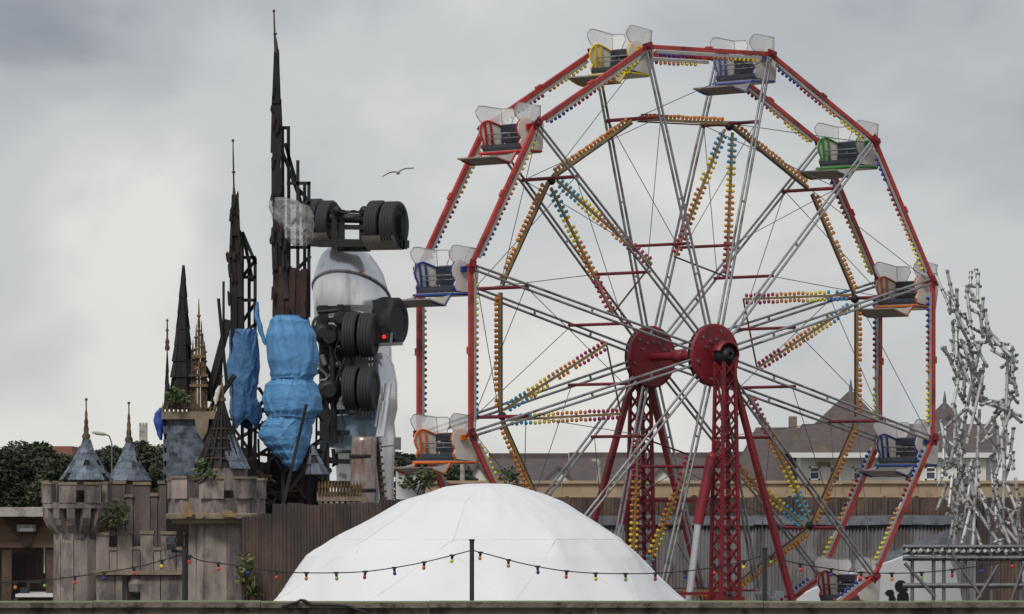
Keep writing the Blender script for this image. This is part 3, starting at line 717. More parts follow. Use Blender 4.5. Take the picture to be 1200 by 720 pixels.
def spire(name, label, D, cx_base, y_base, cx_top, y_top, w_base, finial, npan=3, m=None, rows=9):
    """tall ragged timber clad spire: separate boards on a tapering core"""
    m = m or m_dark
    a = P(cx_base, y_base, D); bt = P(cx_top, y_top, D); wb = M_(w_base, D)/2
    t = thing(name, (a.x, D, a.z), label, 'spire', 'castle spires')
    core = MB(); core.tube(a, bt, wb*.85, 6, 0, wb*.08); co = core.build('core', m_dark, t)
    for s in range(6):
        an0 = 2*math.pi*s/6; 
        for k in range(rows):
            u0 = k/rows; u1 = min(1, (k+1.12)/rows)
            if rnd.random() < .2: continue
            vs = []
            for u, ex in ((u0, 1.1+rnd.uniform(0, .12)), (u1, 1.0+rnd.uniform(0, .06))):
                c = a.lerp(bt, u); rr = wb*(1-u*.9)*ex
                for an, k2 in ((an0, 1), (an0+math.pi/3*.93, 1), (an0+math.pi/3*.93, .82), (an0, .82)):
                    vs.append(c+Vector((math.cos(an)*rr*k2, math.sin(an)*rr*k2, 0)))
            MB().add(vs, [(0, 1, 5, 4), (1, 2, 6, 5), (2, 3, 7, 6), (3, 0, 4, 7), (4, 5, 6, 7), (3, 2, 1, 0)]).build('cladding_board', m, co)
    if finial:
        q = Vector((bt.x+M_(finial[0]-cx_top, D), D, P(0, finial[1], D).z)); h = q.z-bt.z
        b = MB(); b.lathe(bt-Vector((0, 0, .05)), (q-bt), [(.04, 0), (.05, h*.1), (.03, h*.2), (.045, h*.27), (.02, h*.4), (.016, h*.62), (.04, h*.66), (.016, h*.7), (.012, h*.95), (.03, h*.97), (.01, h*1.03)], 8); b.build('finial', m_wood, t)
    return t
spire('spire', 'dark pointed slender spire above the slate tower', TD+1, 213, 480, 215, 311, 30, None)
spire('spire', 'thin grey pinnacle at the left corner of the slate tower', TD+.2, 196, 480, 196, 408, 8, (196, 372), rows=5)
# open gothic pinnacle
gp = thing('gothic_pinnacle', (P(233, 0, TD).x, TD+.2, P(0, 485, TD).z), 'tarnished gold gothic pinnacle with thin columns on slate tower', 'pinnacle')
for dx, yt in ((-9, 398), (-4, 380), (0, 350), (4, 376), (9, 400), (-6.5, 415), (6.5, 392)):
    b = MB(); q = P(233+dx, 485, TD+.2+abs(dx)*.01); q2 = P(233+dx*.75, yt, TD+.2)
    b.tube(q, q.lerp(q2, .75), .03, 6, 0, .022); b.tube(q.lerp(q2, .75), q2, .03, 6, 0, .006)
    for u in (.3, .5, .72, .85): c = q.lerp(q2, u); b.ball(c, .045, 6, 0, .6)
    b.build('column', m_gold if dx in (0, -4, 6.5) else m_wood, gp)
for yy, ww in ((452, 22), (440, 22), (418, 17)):
    b = MB(); b.box(P(233, yy, TD+.2), (cm(ww), .12, .05)); b.build('cross_rail', m_gold, gp)
# charred beam fragments next to it
fr = thing('charred_beams', P(255, 480, TD+.5), 'charred leaning beams between slate tower and left blue tarpaulin', 'beams')
for (xa, ya, xb, yb, w_) in ((243, 470, 268, 375, .16), (250, 480, 262, 392, .1), (256, 505, 259, 400, .07), (240, 430, 262, 470, .09), (262, 420, 262, 330, .05), (243, 485, 275, 440, .1), (230, 420, 250, 470, .08), (266, 455, 256, 350, .05)):
    MB().beam(P(xa, ya, TD+.5), P(xb, yb, TD+.5+rnd.uniform(-.3, .3)), w_, w_*.8).build('beam', m_dark, fr)

# two tall spires with frames
def lattice_bars(parent, segs, D, r=.045, m=None, name='frame_bar'):
    for s in segs:
        xa, ya, xb, yb = s[:4]; d0 = s[4] if len(s) > 4 else 0; d1 = s[5] if len(s) > 5 else d0
        MB().beam(P(xa, ya, D+d0), P(xb, yb, D+d1), r*1.6, r*1.6).build(name, m or m_black, parent)
def ragged_spire(D, label, finial_pts, bands, frame):
    a = bands[-1]
    t = thing('spire', (P((a[0]+a[1])/2, 0, D).x, D, 0), label, 'spire', 'castle spires')
    # finial
    b = MB(); 
    for (xa, ya, ra), (xb, yb, rb) in zip(finial_pts[:-1], finial_pts[1:]): b.tube(P(xa, ya, D), P(xb, yb, D), M_(ra, D), 8, 0, M_(rb, D))
    b.ball(P(finial_pts[0][0], finial_pts[0][1], D), M_(1.8, D), 8); b.ball(P(*[(finial_pts[0][0]*.5+finial_pts[-1][0]*.5), (finial_pts[0][1]*.45+finial_pts[-1][1]*.55)], D), M_(2.5, D), 8, 0, .6); b.build('finial', m_wood, t)
    for (xl, xr, yb, xl2, xr2, yt, mm) in bands:
        # each band of cladding: n boards across front, and a side return
        n = max(1, int((xr-xl)/6)); n = min(n, 6)
        for i in range(n):
            u0, u1 = i/n, (i+1)/n
            jt = rnd.uniform(-2.5, 2.5) if n > 1 else 0; jb = rnd.uniform(-2.5, 2.5)
            dy = rnd.uniform(-.04, .04)
            poly = [P(xl+(xr-xl)*u0, yb+jb, D+dy), P(xl+(xr-xl)*u1+.35, yb+jb, D+dy), P(xl2+(xr2-xl2)*u1+.35, yt+jt, D+dy), P(xl2+(xr2-xl2)*u0, yt+jt, D+dy)]
            MB().prism(poly, (0, .07, 0)).build('cladding_board', mm, t)
        for xx, xx2 in ((xl+1, xl2+1), (xr-1, xr2-1)):
            poly = [P(xx, yb, D+.05), P(xx2, yt, D+.05), P(xx2, yt, D+.05)+Vector((0, M_(max(2, xr2-xl2), D)*.9, 0)), P(xx, yb, D+.05)+Vector((0, M_(xr-xl, D)*.9, 0))]
            MB().prism(poly, (.04, 0, 0)).build('side_board', mm, t)
    lattice_bars(t, frame, D+.25, .04)
    for k in range(34):
        (xl, xr, yb, xl2, xr2, yt, mm) = bands[rnd.randrange(len(bands))]
        if yb > 380: continue
        u = rnd.random(); yy = yb+(yt-yb)*u; e0 = (xl+(xl2-xl)*u, xr+(xr2-xr)*u)
        xx = rnd.choice([e0[0], e0[1], e0[0]+rnd.random()*(e0[1]-e0[0])])+rnd.uniform(-1, 1); h_ = rnd.uniform(6, 18); w_ = rnd.uniform(1.5, 4.5); sk = rnd.uniform(-2, 2)
        D2 = D-rnd.uniform(.05, .1)
        MB().prism([P(xx-w_/2, yy+h_/2, D2), P(xx, yy+h_/2+rnd.uniform(-2, 3), D2), P(xx+w_/2, yy+h_/2-rnd.uniform(0, 4), D2), P(xx+w_/2+sk, yy-h_/2+rnd.uniform(0, 5), D2), P(xx+sk, yy-h_/2-rnd.uniform(0, 3), D2), P(xx-w_/2+sk, yy-h_/2+rnd.uniform(0, 4), D2)], (0, .03, 0)).build('loose_board', m_dark if rnd.random() < .75 else m_rust, t)
    return t
SD1 = CD+2.0; SD2 = CD+2.6
fr1 = [(331, 150, 333, 500), (338, 150, 339, 370, .5), (349, 188, 349, 372), (362, 213, 362, 372), (331, 178, 362, 262, .1), (334, 168, 352, 230, .5), (336, 215, 364, 215), (336, 238, 364, 238), (335, 290, 364, 290), (334, 310, 363, 340, .2), (334, 330, 364, 300, .4), (331, 150, 340, 150), (357, 213, 357, 372, .6), (344, 215, 364, 238, .5), (335, 270, 364, 240, .3), (330, 380, 332, 620, .3), (360, 370, 362, 620, .4)]
ragged_spire(SD1, 'tallest charred timber spire wrapped in grey plastic and blue tarpaulin',
    [(321, 13, .8), (322, 42, 1.2), (323, 50, 2.2), (324, 62, 2.6)],
    [(318.5, 327.5, 120, 321, 325.5, 60, m_dark), (317, 330.5, 177, 318.5, 328, 116, m_dark), (319, 327, 200, 319, 328, 172, m_dark), (318, 330, 232, 318, 330, 197, m_dark), (320, 331, 262, 319, 330, 229, m_dark), (318, 328, 285, 320, 330, 258, m_dark), (319, 337, 318, 318, 335, 280, m_dark), (319, 358, 372, 320, 359, 315, m_rust), (320, 345, 352, 320, 340, 312, m_dark), (326, 352, 500, 322, 356, 372, m_dark)], fr1)
fr2 = [(284, 272, 284, 620), (299, 302, 299, 620), (292, 300, 292, 620, .4), (274, 470, 274, 620, .2), (284, 272, 300, 310), (284, 302, 300, 302), (284, 325, 300, 325), (284, 352, 300, 352), (284, 325, 300, 304, .2), (284, 378, 300, 354, .2), (284, 390, 300, 380), (286, 280, 296, 330, .3)]
ragged_spire(SD2, 'second tallest charred spire with a thin rod on top, left of the tallest',
    [(273, 165, .6), (273.5, 193, 1.0), (274, 218, 1.0), (274.5, 232, 2.4)],
    [(269.5, 280, 275, 271.5, 278, 228, m_dark), (268, 283, 305, 269.5, 281, 270, m_dark), (269, 284, 350, 269, 283, 300, m_dark), (270, 285, 400, 270, 284, 345, m_dark), (273, 294, 490, 270, 292, 398, m_dark)], fr2)
# dark framework of the ruined keep
fk = thing('ruined_framework', (P(330, 0, CD+2).x, CD+2, 0), 'dark tangled framework of the ruined keep below the tarpaulins', 'framework')
segs = []
for i in range(11):
    xx = 288+i*9+rnd.uniform(-3, 3); segs.append((xx, 620, xx+rnd.uniform(-4, 4), rnd.uniform(470, 530), rnd.uniform(-.6, .9), rnd.uniform(-.6, .9)))
for i in range(60):
    xx = rnd.uniform(284, 366); yy = rnd.uniform(470, 595); an = rnd.choice([rnd.uniform(-.6, .6), rnd.uniform(.5, 1.1), rnd.uniform(-1.1, -.5), rnd.uniform(.4, 1.0)]); l = rnd.uniform(20, 62)
    segs.append((xx-math.cos(an)*l/2, yy-math.sin(an)*l/2, xx+math.cos(an)*l/2, yy+math.sin(an)*l/2, rnd.uniform(-.8, .9), rnd.uniform(-.8, .9)))
for i, s in enumerate(segs):
    xa, ya, xb, yb, d0, d1 = s; r = rnd.uniform(.035, .065)
    MB().beam(P(xa, ya, CD+3.4+d0), P(xb, yb, CD+3.4+d1), r, r*.8).build('frame_bar', [m_dark, m_black, m_dark, m_wood][i % 4], fk)
for (xa, xb, ya, yb, dd) in ((283, 300, 525, 600, 4.6), (296, 318, 540, 620, 4.6), (330, 352, 520, 620, 4.7), (350, 378, 530, 620, 4.5), (312, 334, 530, 620, 4.2)):
    MB().prism([P(xa, yb, CD+dd), P(xb, yb+3, CD+dd), P(xb-2, ya+rnd.uniform(-6, 6), CD+dd), P(xa+1, ya, CD+dd)], (0, .08, 0)).build('charred_panel', m_dark, fk)
MB().beam(P(325, 622, CD+.9), P(359, 474, CD+1.2), .045, .045).build('leaning_post', m_dark, fk)
lb = spire('small_slate_cone', 'small broken slate cone beside the chassis, right of the tarpaulin', CD+2.1, 372, 556, 366, 522, 26, None, m=m_slate, rows=3)
# gallery with gold spikes, right end
gl = thing('spiked_gallery', (P(398, 0, CD+1.0).x, CD+1, 0), 'low grey gallery with gold spikes and pointed arches beside the chassis', 'parapet')
D = CD+1.0
b = MB(); b.box((P(398, 0, D).x, D+.2, P(0, 582, D).z), (cm(54), .4, cm(11))); b.build('gallery_wall', m_cap, gl)
b = MB(); b.box((P(398, 0, D).x, D+.4, P(0, 600, D).z/1), (cm(50), .5, cm(26))); b.build('gallery_base', m_stone, gl)
for i in range(14):
    b = MB(); b.lathe(P(374+i*3.7, 577, D-.02), (0, 0, 1), [(.022, -.05), (.022, .08), (.035, .1), (.004, .22)], 6); b.build('spike', m_gold, gl)
for i in range(8):
    xx = 375+i*6.6; b = MB(); b.prism([P(xx-2, 588, D), P(xx+2, 588, D), P(xx+1.4, 596, D), P(xx, 600, D), P(xx-1.4, 596, D)], (0, .2, 0)); b.build('corbel', m_stone, gl)

# ------------------------------------------------------------------ tarpaulins
def tarp(name, label, D, prof, mt, depth=.55, nseg=56, fold=.035, ragged=None, cat='tarpaulin', seed=1, ropes=(), rope_m=None, ncrease=46, camp=1.0, pleat=1.0):
    """prof: list of (y, xl, xr) top to bottom"""
    xm = sum((a[1]+a[2])/2 for a in prof)/len(prof)
    rr = random.Random(seed)
    b = MB(); rows = []; sub = 12
    creases = [(rr.uniform(0, 6.283), rr.uniform(0, 1), rr.uniform(-3.5, 3.5), rr.uniform(.5, 1)*(1 if rr.random() < .7 else -1), rr.uniform(.03, .1), rr.uniform(.06, .2)) for _ in range(ncrease)]
    pts = []
    for i in range(len(prof)-1):
        for k in range(sub):
            u = k/sub; s = u*u*(3-2*u)
            y = prof[i][0]+(prof[i+1][0]-prof[i][0])*u; xl = prof[i][1]+(prof[i+1][1]-prof[i][1])*s; xr = prof[i][2]+(prof[i+1][2]-prof[i][2])*s
            pts.append((y, xl, xr))
    pts.append(prof[-1])
    vs = []; n = nseg; ph = rr.uniform(0, 6)
    tot = len(pts)-1
    for j, (y, xl, xr) in enumerate(pts):
        c = P((xl+xr)/2, y, D); w_ = M_((xr-xl)/2, D); dep = depth*(.5+.5*w_/M_(36, D))
        for i in range(n):
            an = 2*math.pi*i/n
            f = 1+fold*(math.sin(an*9+ph+j*.16)*.6+math.sin(an*5-j*.1+ph)*.5)+fold*1.7*noise.noise(Vector((math.cos(an)*1.5, math.sin(an)*1.5, j*.10+seed*9)))
            f += fold*.9*(1-abs(noise.noise(Vector((math.cos(an)*3.2+j*.05, math.sin(an)*3.2, j*.17+seed*5))))*2)**3
            vv = j/tot
            for (ca, cv, sl_, am_, wd_, ln_) in creases:
                dv = vv-cv
                if abs(dv) < ln_*2:
                    da = (an-ca-sl_*dv+math.pi) % (2*math.pi)-math.pi
                    if abs(da) < wd_*3: f += camp*.045*am_*math.exp(-abs(da)/wd_)*math.exp(-(dv/ln_)**2)
            tie = sum(math.exp(-((y-q[0])/7.0)**2) for q in ropes)*pleat+.1*pleat
            f += .022*tie*(math.sin(an*17+3*math.sin(an*2+ph))+.6*math.sin(an*29+ph+j*.05))
            dz = 0
            if ragged and j > tot-sub*1.5:
                u = (j-(tot-sub*1.5))/(sub*1.5); dz = ragged(an)*u
            vs.append(c+Vector((math.cos(an)*w_*f, math.sin(an)*dep*f, dz)))
    fs = [(j*n+i, j*n+(i+1) % n, (j+1)*n+(i+1) % n, (j+1)*n+i)[::-1] for j in range(len(pts)-1) for i in range(n)]
    b.add(vs, fs, 0, True)
    b.add(vs[:n], [tuple(range(n))], 0)
    t = thing(name, (P(xm, 0, D).x, D, P(0, prof[-1][0], D).z), label, cat)
    b.build('sheet', mt, t)
    for (y, xl, xr) in (ropes if rope_m else ()):
        c = P((xl+xr)/2, y, D); w_ = M_((xr-xl)/2, D)*1.03; dep = depth*(.5+.5*w_/M_(36, D))*1.03
        MB().path([c+Vector((math.cos(2*math.pi*i/20)*w_, math.sin(2*math.pi*i/20)*dep, .02*math.sin(i))) for i in range(21)], .018, 5).build('rope', rope_m, t)
    return t
tarp('tarpaulin', 'large light blue tarpaulin tied in three bulges round the tallest spire', SD1+.25,
     [(370, 321, 353), (377, 317, 362), (395, 313, 370), (420, 313, 374), (437, 317, 371), (444, 319, 366), (452, 313, 371), (468, 309.5, 376), (480, 311, 377), (488, 315, 369), (492, 313, 368), (500, 308, 366), (511, 305, 365), (520, 310, 363), (530, 319, 359), (541, 330, 355), (552, 341, 348)],
     m_tarp, .62, 150, .018, None, seed=3, ncrease=80, camp=1.7, ropes=((444, 319, 366), (489, 315, 369)), rope_m=m_tarpd)
tarp('tarpaulin', 'darker blue tarpaulin wrapped round the second spire, left one', SD2+.25,
     [(386, 270, 300), (392, 268.5, 302), (410, 269, 303), (430, 266, 304), (444, 266, 302), (455, 270, 301), (464, 271, 300), (476, 269, 305), (488, 270, 306), (497, 276, 302)],
     m_tarpd, .45, 150, .03, lambda an: .1*math.sin(an*3), seed=11, ncrease=70, camp=2.2, ropes=((457, 270, 301),))
tarp('tarpaulin_strip', 'loose light blue tarpaulin strip blowing from the second spire frame', SD2+.1,
     [(354, 300, 303), (370, 298, 304), (385, 302, 308), (400, 307, 312), (405, 310, 313)], m_tarp, .12, 14, .1, seed=5)
tarp('blue_sheet', 'small deep blue sheet hanging off the slate tower left side', TD+.1,
     [(478, 187, 192), (486, 181, 193), (495, 180, 193), (508, 184, 191), (516, 187, 190)], mat('royal_blue_sheet', S(52, 82, 170), .5, var=.2, scale=6), .2, 16, .1, seed=6)
tarp('plastic_wrap', 'grey translucent plastic sheeting wrapped round the tallest spire frame', SD1+.2,
     [(232, 318, 336), (236, 316, 350), (244, 316, 362), (256, 319, 367), (268, 326, 367.5), (278, 332, 367), (285, 340, 362), (289, 346, 358)], m_wrap, .45, 130, .04, seed=8, ncrease=60, camp=1.6, pleat=.25, ropes=((250, 319, 366), (285, 340, 362)), cat='plastic sheet')
tarp('rag', 'white rag hanging at the tip of the broken slate cone', CD-.1,
     [(452, 256, 259), (460, 252, 258), (468, 250, 256), (474, 252, 254)], m_white, .08, 10, .1, seed=9, cat='rag')

# ------------------------------------------------------------------ upended tanker lorry
KD = 130.0
km = lambda px: px/FPX*KD
lorry = thing('tanker_lorry', (P(415, 0, KD).x, KD, 0), 'silver tanker lorry standing on end, wheels and chassis exposed', 'lorry')
def tyre(px, py, D, rpx, wpx, axis, parent, hub=True):
    r = M_(rpx, D); w_ = M_(wpx, D); a = Vector(axis).normalized(); c = P(px, py, D)
    b = MB(); prof = [(r*.58, -w_*.36), (r*.62, -w_*.5), (r*.88, -w_*.52), (r*.97, -w_*.46)]
    for k in range(4):
        x0_ = -.43+.215*k; prof += [(r, w_*x0_), (r, w_*(x0_+.165)), (r*.965, w_*(x0_+.175)), (r*.965, w_*(x0_+.205))]
    prof += [(r*.97, w_*.46), (r*.88, w_*.52), (r*.62, w_*.5), (r*.58, w_*.36)]
    b.lathe(c, a, prof, 36); wo = b.build('wheel', m_tyre, parent)
    b = MB(); b.lathe(c, a, [(r*.2, w_*.2), (r*.5, w_*.16), (r*.59, w_*.42), (r*.62, w_*.44)], 20); b.lathe(c, -a, [(r*.2, w_*.2), (r*.5, w_*.16), (r*.59, w_*.42), (r*.62, w_*.44)], 20); b.tube(c-a*w_*.3, c+a*w_*.36, r*.2, 10)
    b.build('rim', m_black, wo)
    return wo
AXD = Vector((math.cos(R(22)), -math.sin(R(22)), 0))
tyre(370.5, 260, KD+.6, 27, 15, AXD, lorry); tyre(385, 261, KD+.4, 26, 14, AXD, lorry)
tyre(443, 263, KD-.1, 28, 16, AXD, lorry); tyre(461.5, 264, KD-.3, 28, 17, AXD, lorry)
b = MB(); b.tube(P(370, 255, KD+.3), P(452, 257, KD-.1), .1, 12); b.beam(P(388, 266, KD+.2), P(436, 267, KD), .1, .1); b.beam(P(388, 248, KD+.2), P(436, 249, KD), .05, .05)
for xx in (392, 401, 424, 430): b.beam(P(xx, 246, KD+.1), P(xx, 292, KD+.1), .11, .1)
for xx in (395, 427): b.ball(P(xx, 247, KD-.05), .1, 8)
b.build('rear_axle', m_black, lorry)
b = MB(); b.beam(P(371, 285, KD+.4), P(476, 286, KD-.2), .4, .16); b.beam(P(476, 250, KD-.35), P(476, 292, KD-.35), .05, .3); b.beam(P(400, 292, KD+.4), P(430, 292, KD+.2), .4, .1); b.build('rear_cross_member', m_black, lorry)
m_flap = mat('worn_flap', S(142, 132, 122), .8, var=.25, scale=6, stretch=(6, 1, 1))
for (xx, yy, dd, rr, wd2) in ((452.5, 263.5, -.2, 28.6, 38), (378, 260.5, .5, 27.6, 30)):
    c = P(xx, yy, KD+dd); w2 = km(wd2)/2/math.cos(R(22)); r0 = km(rr)
    b = MB(); b.lathe(c, AXD, [(r0, -w2), (r0, w2), (r0*1.04, w2), (r0*1.04, -w2), (r0, -w2)], 10, 0, True, R(28), R(80)); b.build('mud_flap', m_flap, lorry)
# tank: a barrel swept along a gently bent axis
path = [(410, 304, 30), (410, 310, 35), (411, 320, 40), (411, 334, 44), (412, 350, 46), (413, 380, 45.5), (417, 420, 43), (422, 450, 41), (425, 480, 38), (427, 520, 35), (428, 560, 34), (428, 600, 33)]
b = MB(); vs = []; n = 36; TKD = KD+1.3
for j, (xx, yy, rr) in enumerate(path):
    c = P(xx, yy, TKD)
    for i in range(n):
        an = 2*math.pi*i/n; tl_ = .5*max(0, min(1, (470-yy)/60)); vs.append(c+Vector((math.cos(an)*km(rr), math.sin(an)*km(rr)*.95, km(rr)*(-math.sin(an)*tl_-math.cos(an)*tl_*.35))))
b.add(vs, [(j*n+i, (j+1)*n+i, (j+1)*n+(i+1) % n, j*n+(i+1) % n) for j in range(len(path)-1) for i in range(n)], 0, True)
b.add(vs[:n], [tuple(range(n))], 0)
tk = b.build('tank', m_tank, lorry)
for (xx, yy, rr) in ((411.8, 343, 45.6), (412.8, 390, 46.6), (424, 470, 39.6), (427, 530, 35.5)):
    c = P(xx, yy, TKD); tl_ = R(14)
    MB().path([c+Vector((math.cos(2*math.pi*i/30)*km(rr), math.sin(2*math.pi*i/30)*km(rr)*.96, km(rr)*(-math.sin(2*math.pi*i/30)-.35*math.cos(2*math.pi*i/30))*.5*max(0, min(1, (470-yy)/60)))) for i in range(31)], .035, 6).build('tank_band', m_galv, tk)
MB().box(P(425, 321, TKD)+Vector((0, -km(43), 0)), (.06, .12, .07)).build('marker_lamp', B_O, tk)
b = MB(); b.prism([P(404, 357, KD+.4), P(436, 358, KD+.4), P(430, 365, KD+.4), P(404, 363, KD+.4)], (0, .05, 0)); b.build('valance', m_galvd, lorry)
# mid wheels on the right, far axle
AX2 = Vector((math.cos(R(24)), -math.sin(R(24)), 0))
tyre(452, 376, KD+.9, 28, 13, AX2, lorry); tyre(462.5, 377, KD+.6, 28, 12, AX2, lorry)
b = MB(); b.prism([P(436, 352, KD+.2), P(452, 349, KD+.2), P(458, 370, KD+.2), P(458, 402, KD+.2), P(444, 404, KD+.2)], (0, .3, 0)); b.build('wheel_guard', m_black, lorry)
b = MB(); b.beam(P(444, 404, KD+.1), P(472, 403, KD+.1), .3, .06); b.beam(P(459, 390, KD+.1), P(458, 404, KD+.1), .05, .05); b.build('bumper', m_galvd, lorry)
MB().lathe(P(450, 395, KD+.17), (0, -1, 0), [(.042, 0), (.042, .03), (.02, .04)], 12).build('tail_lamp', mat('lit_red_lamp', (0.9, 0.03, 0.02), .3, var=.02, emis=1.0), lorry)
# near tandem wheels
AX3 = Vector((math.cos(R(12)), -math.sin(R(12)), 0))
for yy in (392, 455):
    tyre(413, yy, KD-.05, 26, 15.5, AX3, lorry); tyre(431.5, yy+1, KD-.15, 26, 16.5, AX3, lorry)
    MB().tube(P(372, yy+3, KD+.4), P(424, yy, KD), .085, 12).build('drive_axle', m_black, lorry)
    b = MB(); b.ball(P(386, yy+3, KD+.15), .27, 14, 0, .9, (0, 1, 0), 8); b.tube(P(386, yy+3, KD-.2), P(386, yy+3, KD+.1), .14, 12); b.build('differential', m_black, lorry)
b = MB()
for k in range(7): b.beam(P(416+k*3.7, 412, KD+.35), P(416+k*3.7, 492, KD+.35), .045, .03)
b.beam(P(414, 424, KD+.38), P(442, 424, KD+.38), .03, .06); b.build('slatted_mudguard', m_galvd, lorry)
# chassis
for xx, yb in ((379, 600), (405, 470)):
    b = MB(); b.beam(P(xx, 358, KD+.25), P(xx+2, yb, KD+.25), .1, .2); b.build('chassis_rail', m_black, lorry)
for yy in (362, 376, 420, 436, 484, 508, 540, 566):
    b = MB(); b.beam(P(371, yy, KD+.3), P(410, yy+rnd.uniform(-2, 2), KD+.3), .12, .1); b.build('chassis_cross_member', m_black, lorry)
b = MB(); b.tube(P(389, 400, KD+.05), P(392, 520, KD+.1), .07, 10); b.build('drive_shaft', m_black, lorry)
b = MB(); b.tube(P(399, 357, KD-.05), P(399, 400, KD-.05), .07, 8); b.lathe(P(399, 374, KD-.15), (0, 1, 0), [(.1, -.1), (.16, -.05), (.16, .1)], 12); b.lathe(P(378, 390, KD-.05), (0, 1, 0), [(.1, -.12), (.22, -.05), (.22, .1)], 14); b.tube(P(372, 366, KD), P(399, 364, KD), .04, 8); b.build('air_brake_chamber', m_black, lorry)
for i in range(26):
    xx = rnd.uniform(374, 408); yy = rnd.uniform(400, 480) if i % 5 else rnd.uniform(530, 580); w_, h_ = rnd.uniform(4, 12), rnd.uniform(5, 16)
    b = MB(); c = P(xx, yy, KD+rnd.uniform(.1, .5)); M = Matrix.Rotation(R(rnd.uniform(-20, 20)), 3, 'Y')
    if i % 3 == 0: b.tube(c-M @ Vector((0, 0, km(h_))), c+M @ Vector((0, 0, km(h_))), km(w_)*.3, 10)
    elif i % 3 == 1: b.box(c, (km(w_), .2, km(h_)), M)
    else: b.path([c+M @ Vector((km(w_)*math.sin(k*.9), -.1, km(h_)*(k/3-1))) for k in range(7)], .03, 6)
    b.build('running_gear', [m_black, m_black, m_galvd, m_black][i % 4], lorry)
for pts in ([(376, 372), (383, 384), (380, 398), (388, 410)], [(396, 400), (392, 415), (399, 430), (394, 448)], [(404, 420), (398, 436), (403, 452)], [(382, 470), (388, 486), (383, 505), (390, 520)], [(399, 480), (404, 498), (400, 520)], [(391, 246), (404, 250), (414, 247), (428, 251)]):
    MB().path([P(a, b_, KD-.12) for a, b_ in pts], .022, 6).build('hose', m_black, lorry)
# cab shell in pale blue, fuel tank, stacks
b = MB(); b.prism([P(380, 488, KD+.45), P(441, 486, KD+.45), P(440, 520, KD+.45), P(424, 528, KD+.45), P(380, 524, KD+.45)], (0, .5, 0)); cb = b.build('cab_shell', mat('pale_blue_paint', S(150, 176, 190), .4, var=.08, scale=3, alt=S(120, 132, 140), altpos=.62), lorry)
MB().lathe(P(414, 500, KD+.53), (0, -1, 0), [(.26, 0), (.28, .03), (.22, .05)], 18).build('headlamp_bowl', m_galvd, cb)
b = MB(); b.box(P(389, 500, KD+.4), (km(10), .2, km(30))); b.build('faded_pink_panel', mat('faded_pink', S(160, 120, 118), .6, var=.2, scale=6), lorry)
m_fuel = mat('stained_aluminium', S(166, 156, 150), .35, .5, var=.15, scale=3, alt=S(134, 104, 90), altpos=.55, stretch=(1, 1, .4))
b = MB(); c = P(425, 600, KD-.3); h_ = km(88); r = km(15)
b.lathe(c, (.02, 0, 1), [(r, 0), (r, h_*.93), (r*.96, h_*.985), (r*.8, h_), (.01, h_*1.01)], 28); fu = b.build('fuel_tank', m_fuel, lorry)
for yy in (535, 575):
    c = P(425, yy, KD-.3); MB().lathe(c, (0, 0, 1), [(r*1.03, -.04), (r*1.05, -.03), (r*1.05, .03), (r*1.03, .04)], 28).build('strap', m_black, fu)
b = MB(); b.beam(P(441, 512, KD-.1), P(449, 592, KD-.1), .12, .1); 
for k in range(9): b.beam(P(440+k*.9, 520+k*8, KD-.18), P(447+k*.9, 520+k*8, KD-.18), .03, .05)
b.build('step_rail', m_wood, lorry)
b = MB(); b.tube(P(455, 450, KD+.1), P(447, 512, KD), .075, 14); b.tube(P(449, 470, KD), P(442, 520, KD), .06, 12); b.build('exhaust_stack', m_tank, lorry)
b = MB(); 
fp = [(438, 412, 14), (444, 428, 18), (447, 450, 19), (446.5, 480, 19.5), (444, 495, 18.5), (445, 512, 19), (443, 545, 19), (442, 600, 19)]
fv = [P(x_, y_, KD+1.1)+Vector((math.cos(2*math.pi*i/24)*km(r_), math.sin(2*math.pi*i/24)*km(r_)*1.5, 0)) for x_, y_, r_ in fp for i in range(24)]
b.add(fv, [(j*24+i, (j+1)*24+i, (j+1)*24+(i+1) % 24, j*24+(i+1) % 24) for j in range(len(fp)-1) for i in range(24)], 0, True); b.add(fv[:24], [tuple(range(24))], 0); b.build('side_fairing', m_tank, lorry)
b = MB(); b.beam(P(440, 455, KD), P(436, 490, KD), .05, .05); b.beam(P(446, 462, KD-.05), P(440, 500, KD-.05), .04, .04, (0, 0, 1), 1); b.build('marker_rods', [mat('blue_plastic', S(60, 120, 180), .5), m_frame], lorry)
b = MB(); b.beam(P(446, 524, KD), P(466, 522, KD), .03, .03); b.box(P(466, 520, KD), (.14, .06, .26)); b.build('wing_mirror', m_galvd, lorry)
b = MB(); b.box(P(425, 640, KD+.6), (2.2, 2.2, km(90))); b.box(P(415, 0, KD+.6)+Vector((0, 0, -P(0, 0, KD).z+.8)), (2.6, 2.4, 1.6)); b.build('plinth', m_black, lorry)
b = MB(); b.box(P(432, 600, KD-.1), (km(30), .5, km(8))); b.build('blue_crate_edge', mat('bright_blue', S(50, 100, 170), .6), lorry)

# ------------------------------------------------------------------ corrugated fences
def corr_mesh(w_, h, waves, mt, name, amp=.022, ragged=0):
    b = MB(); n = waves*6; top = []; bot = []
    for i in range(n+1):
        x = w_*i/n-w_/2; y = amp*math.sin(2*math.pi*i/6)
        rg = ragged*noise.noise(Vector((x*5, h*3.3, 1)))
        top.append(Vector((x, y, h+rg))); bot.append(Vector((x, y, 0)))
    vs = bot+top+[q+Vector((0, .004, 0)) for q in bot]+[q+Vector((0, .004, 0)) for q in top]; k = n+1
    b.add(vs, [(i, i+1, k+i+1, k+i) for i in range(n)]+[(2*k+i, 3*k+i, 3*k+i+1, 2*k+i+1) for i in range(n)]+[(k+i, k+i+1, 3*k+i+1, 3*k+i) for i in range(n)], 0, True)
    return mesh_of(b, name, mt)
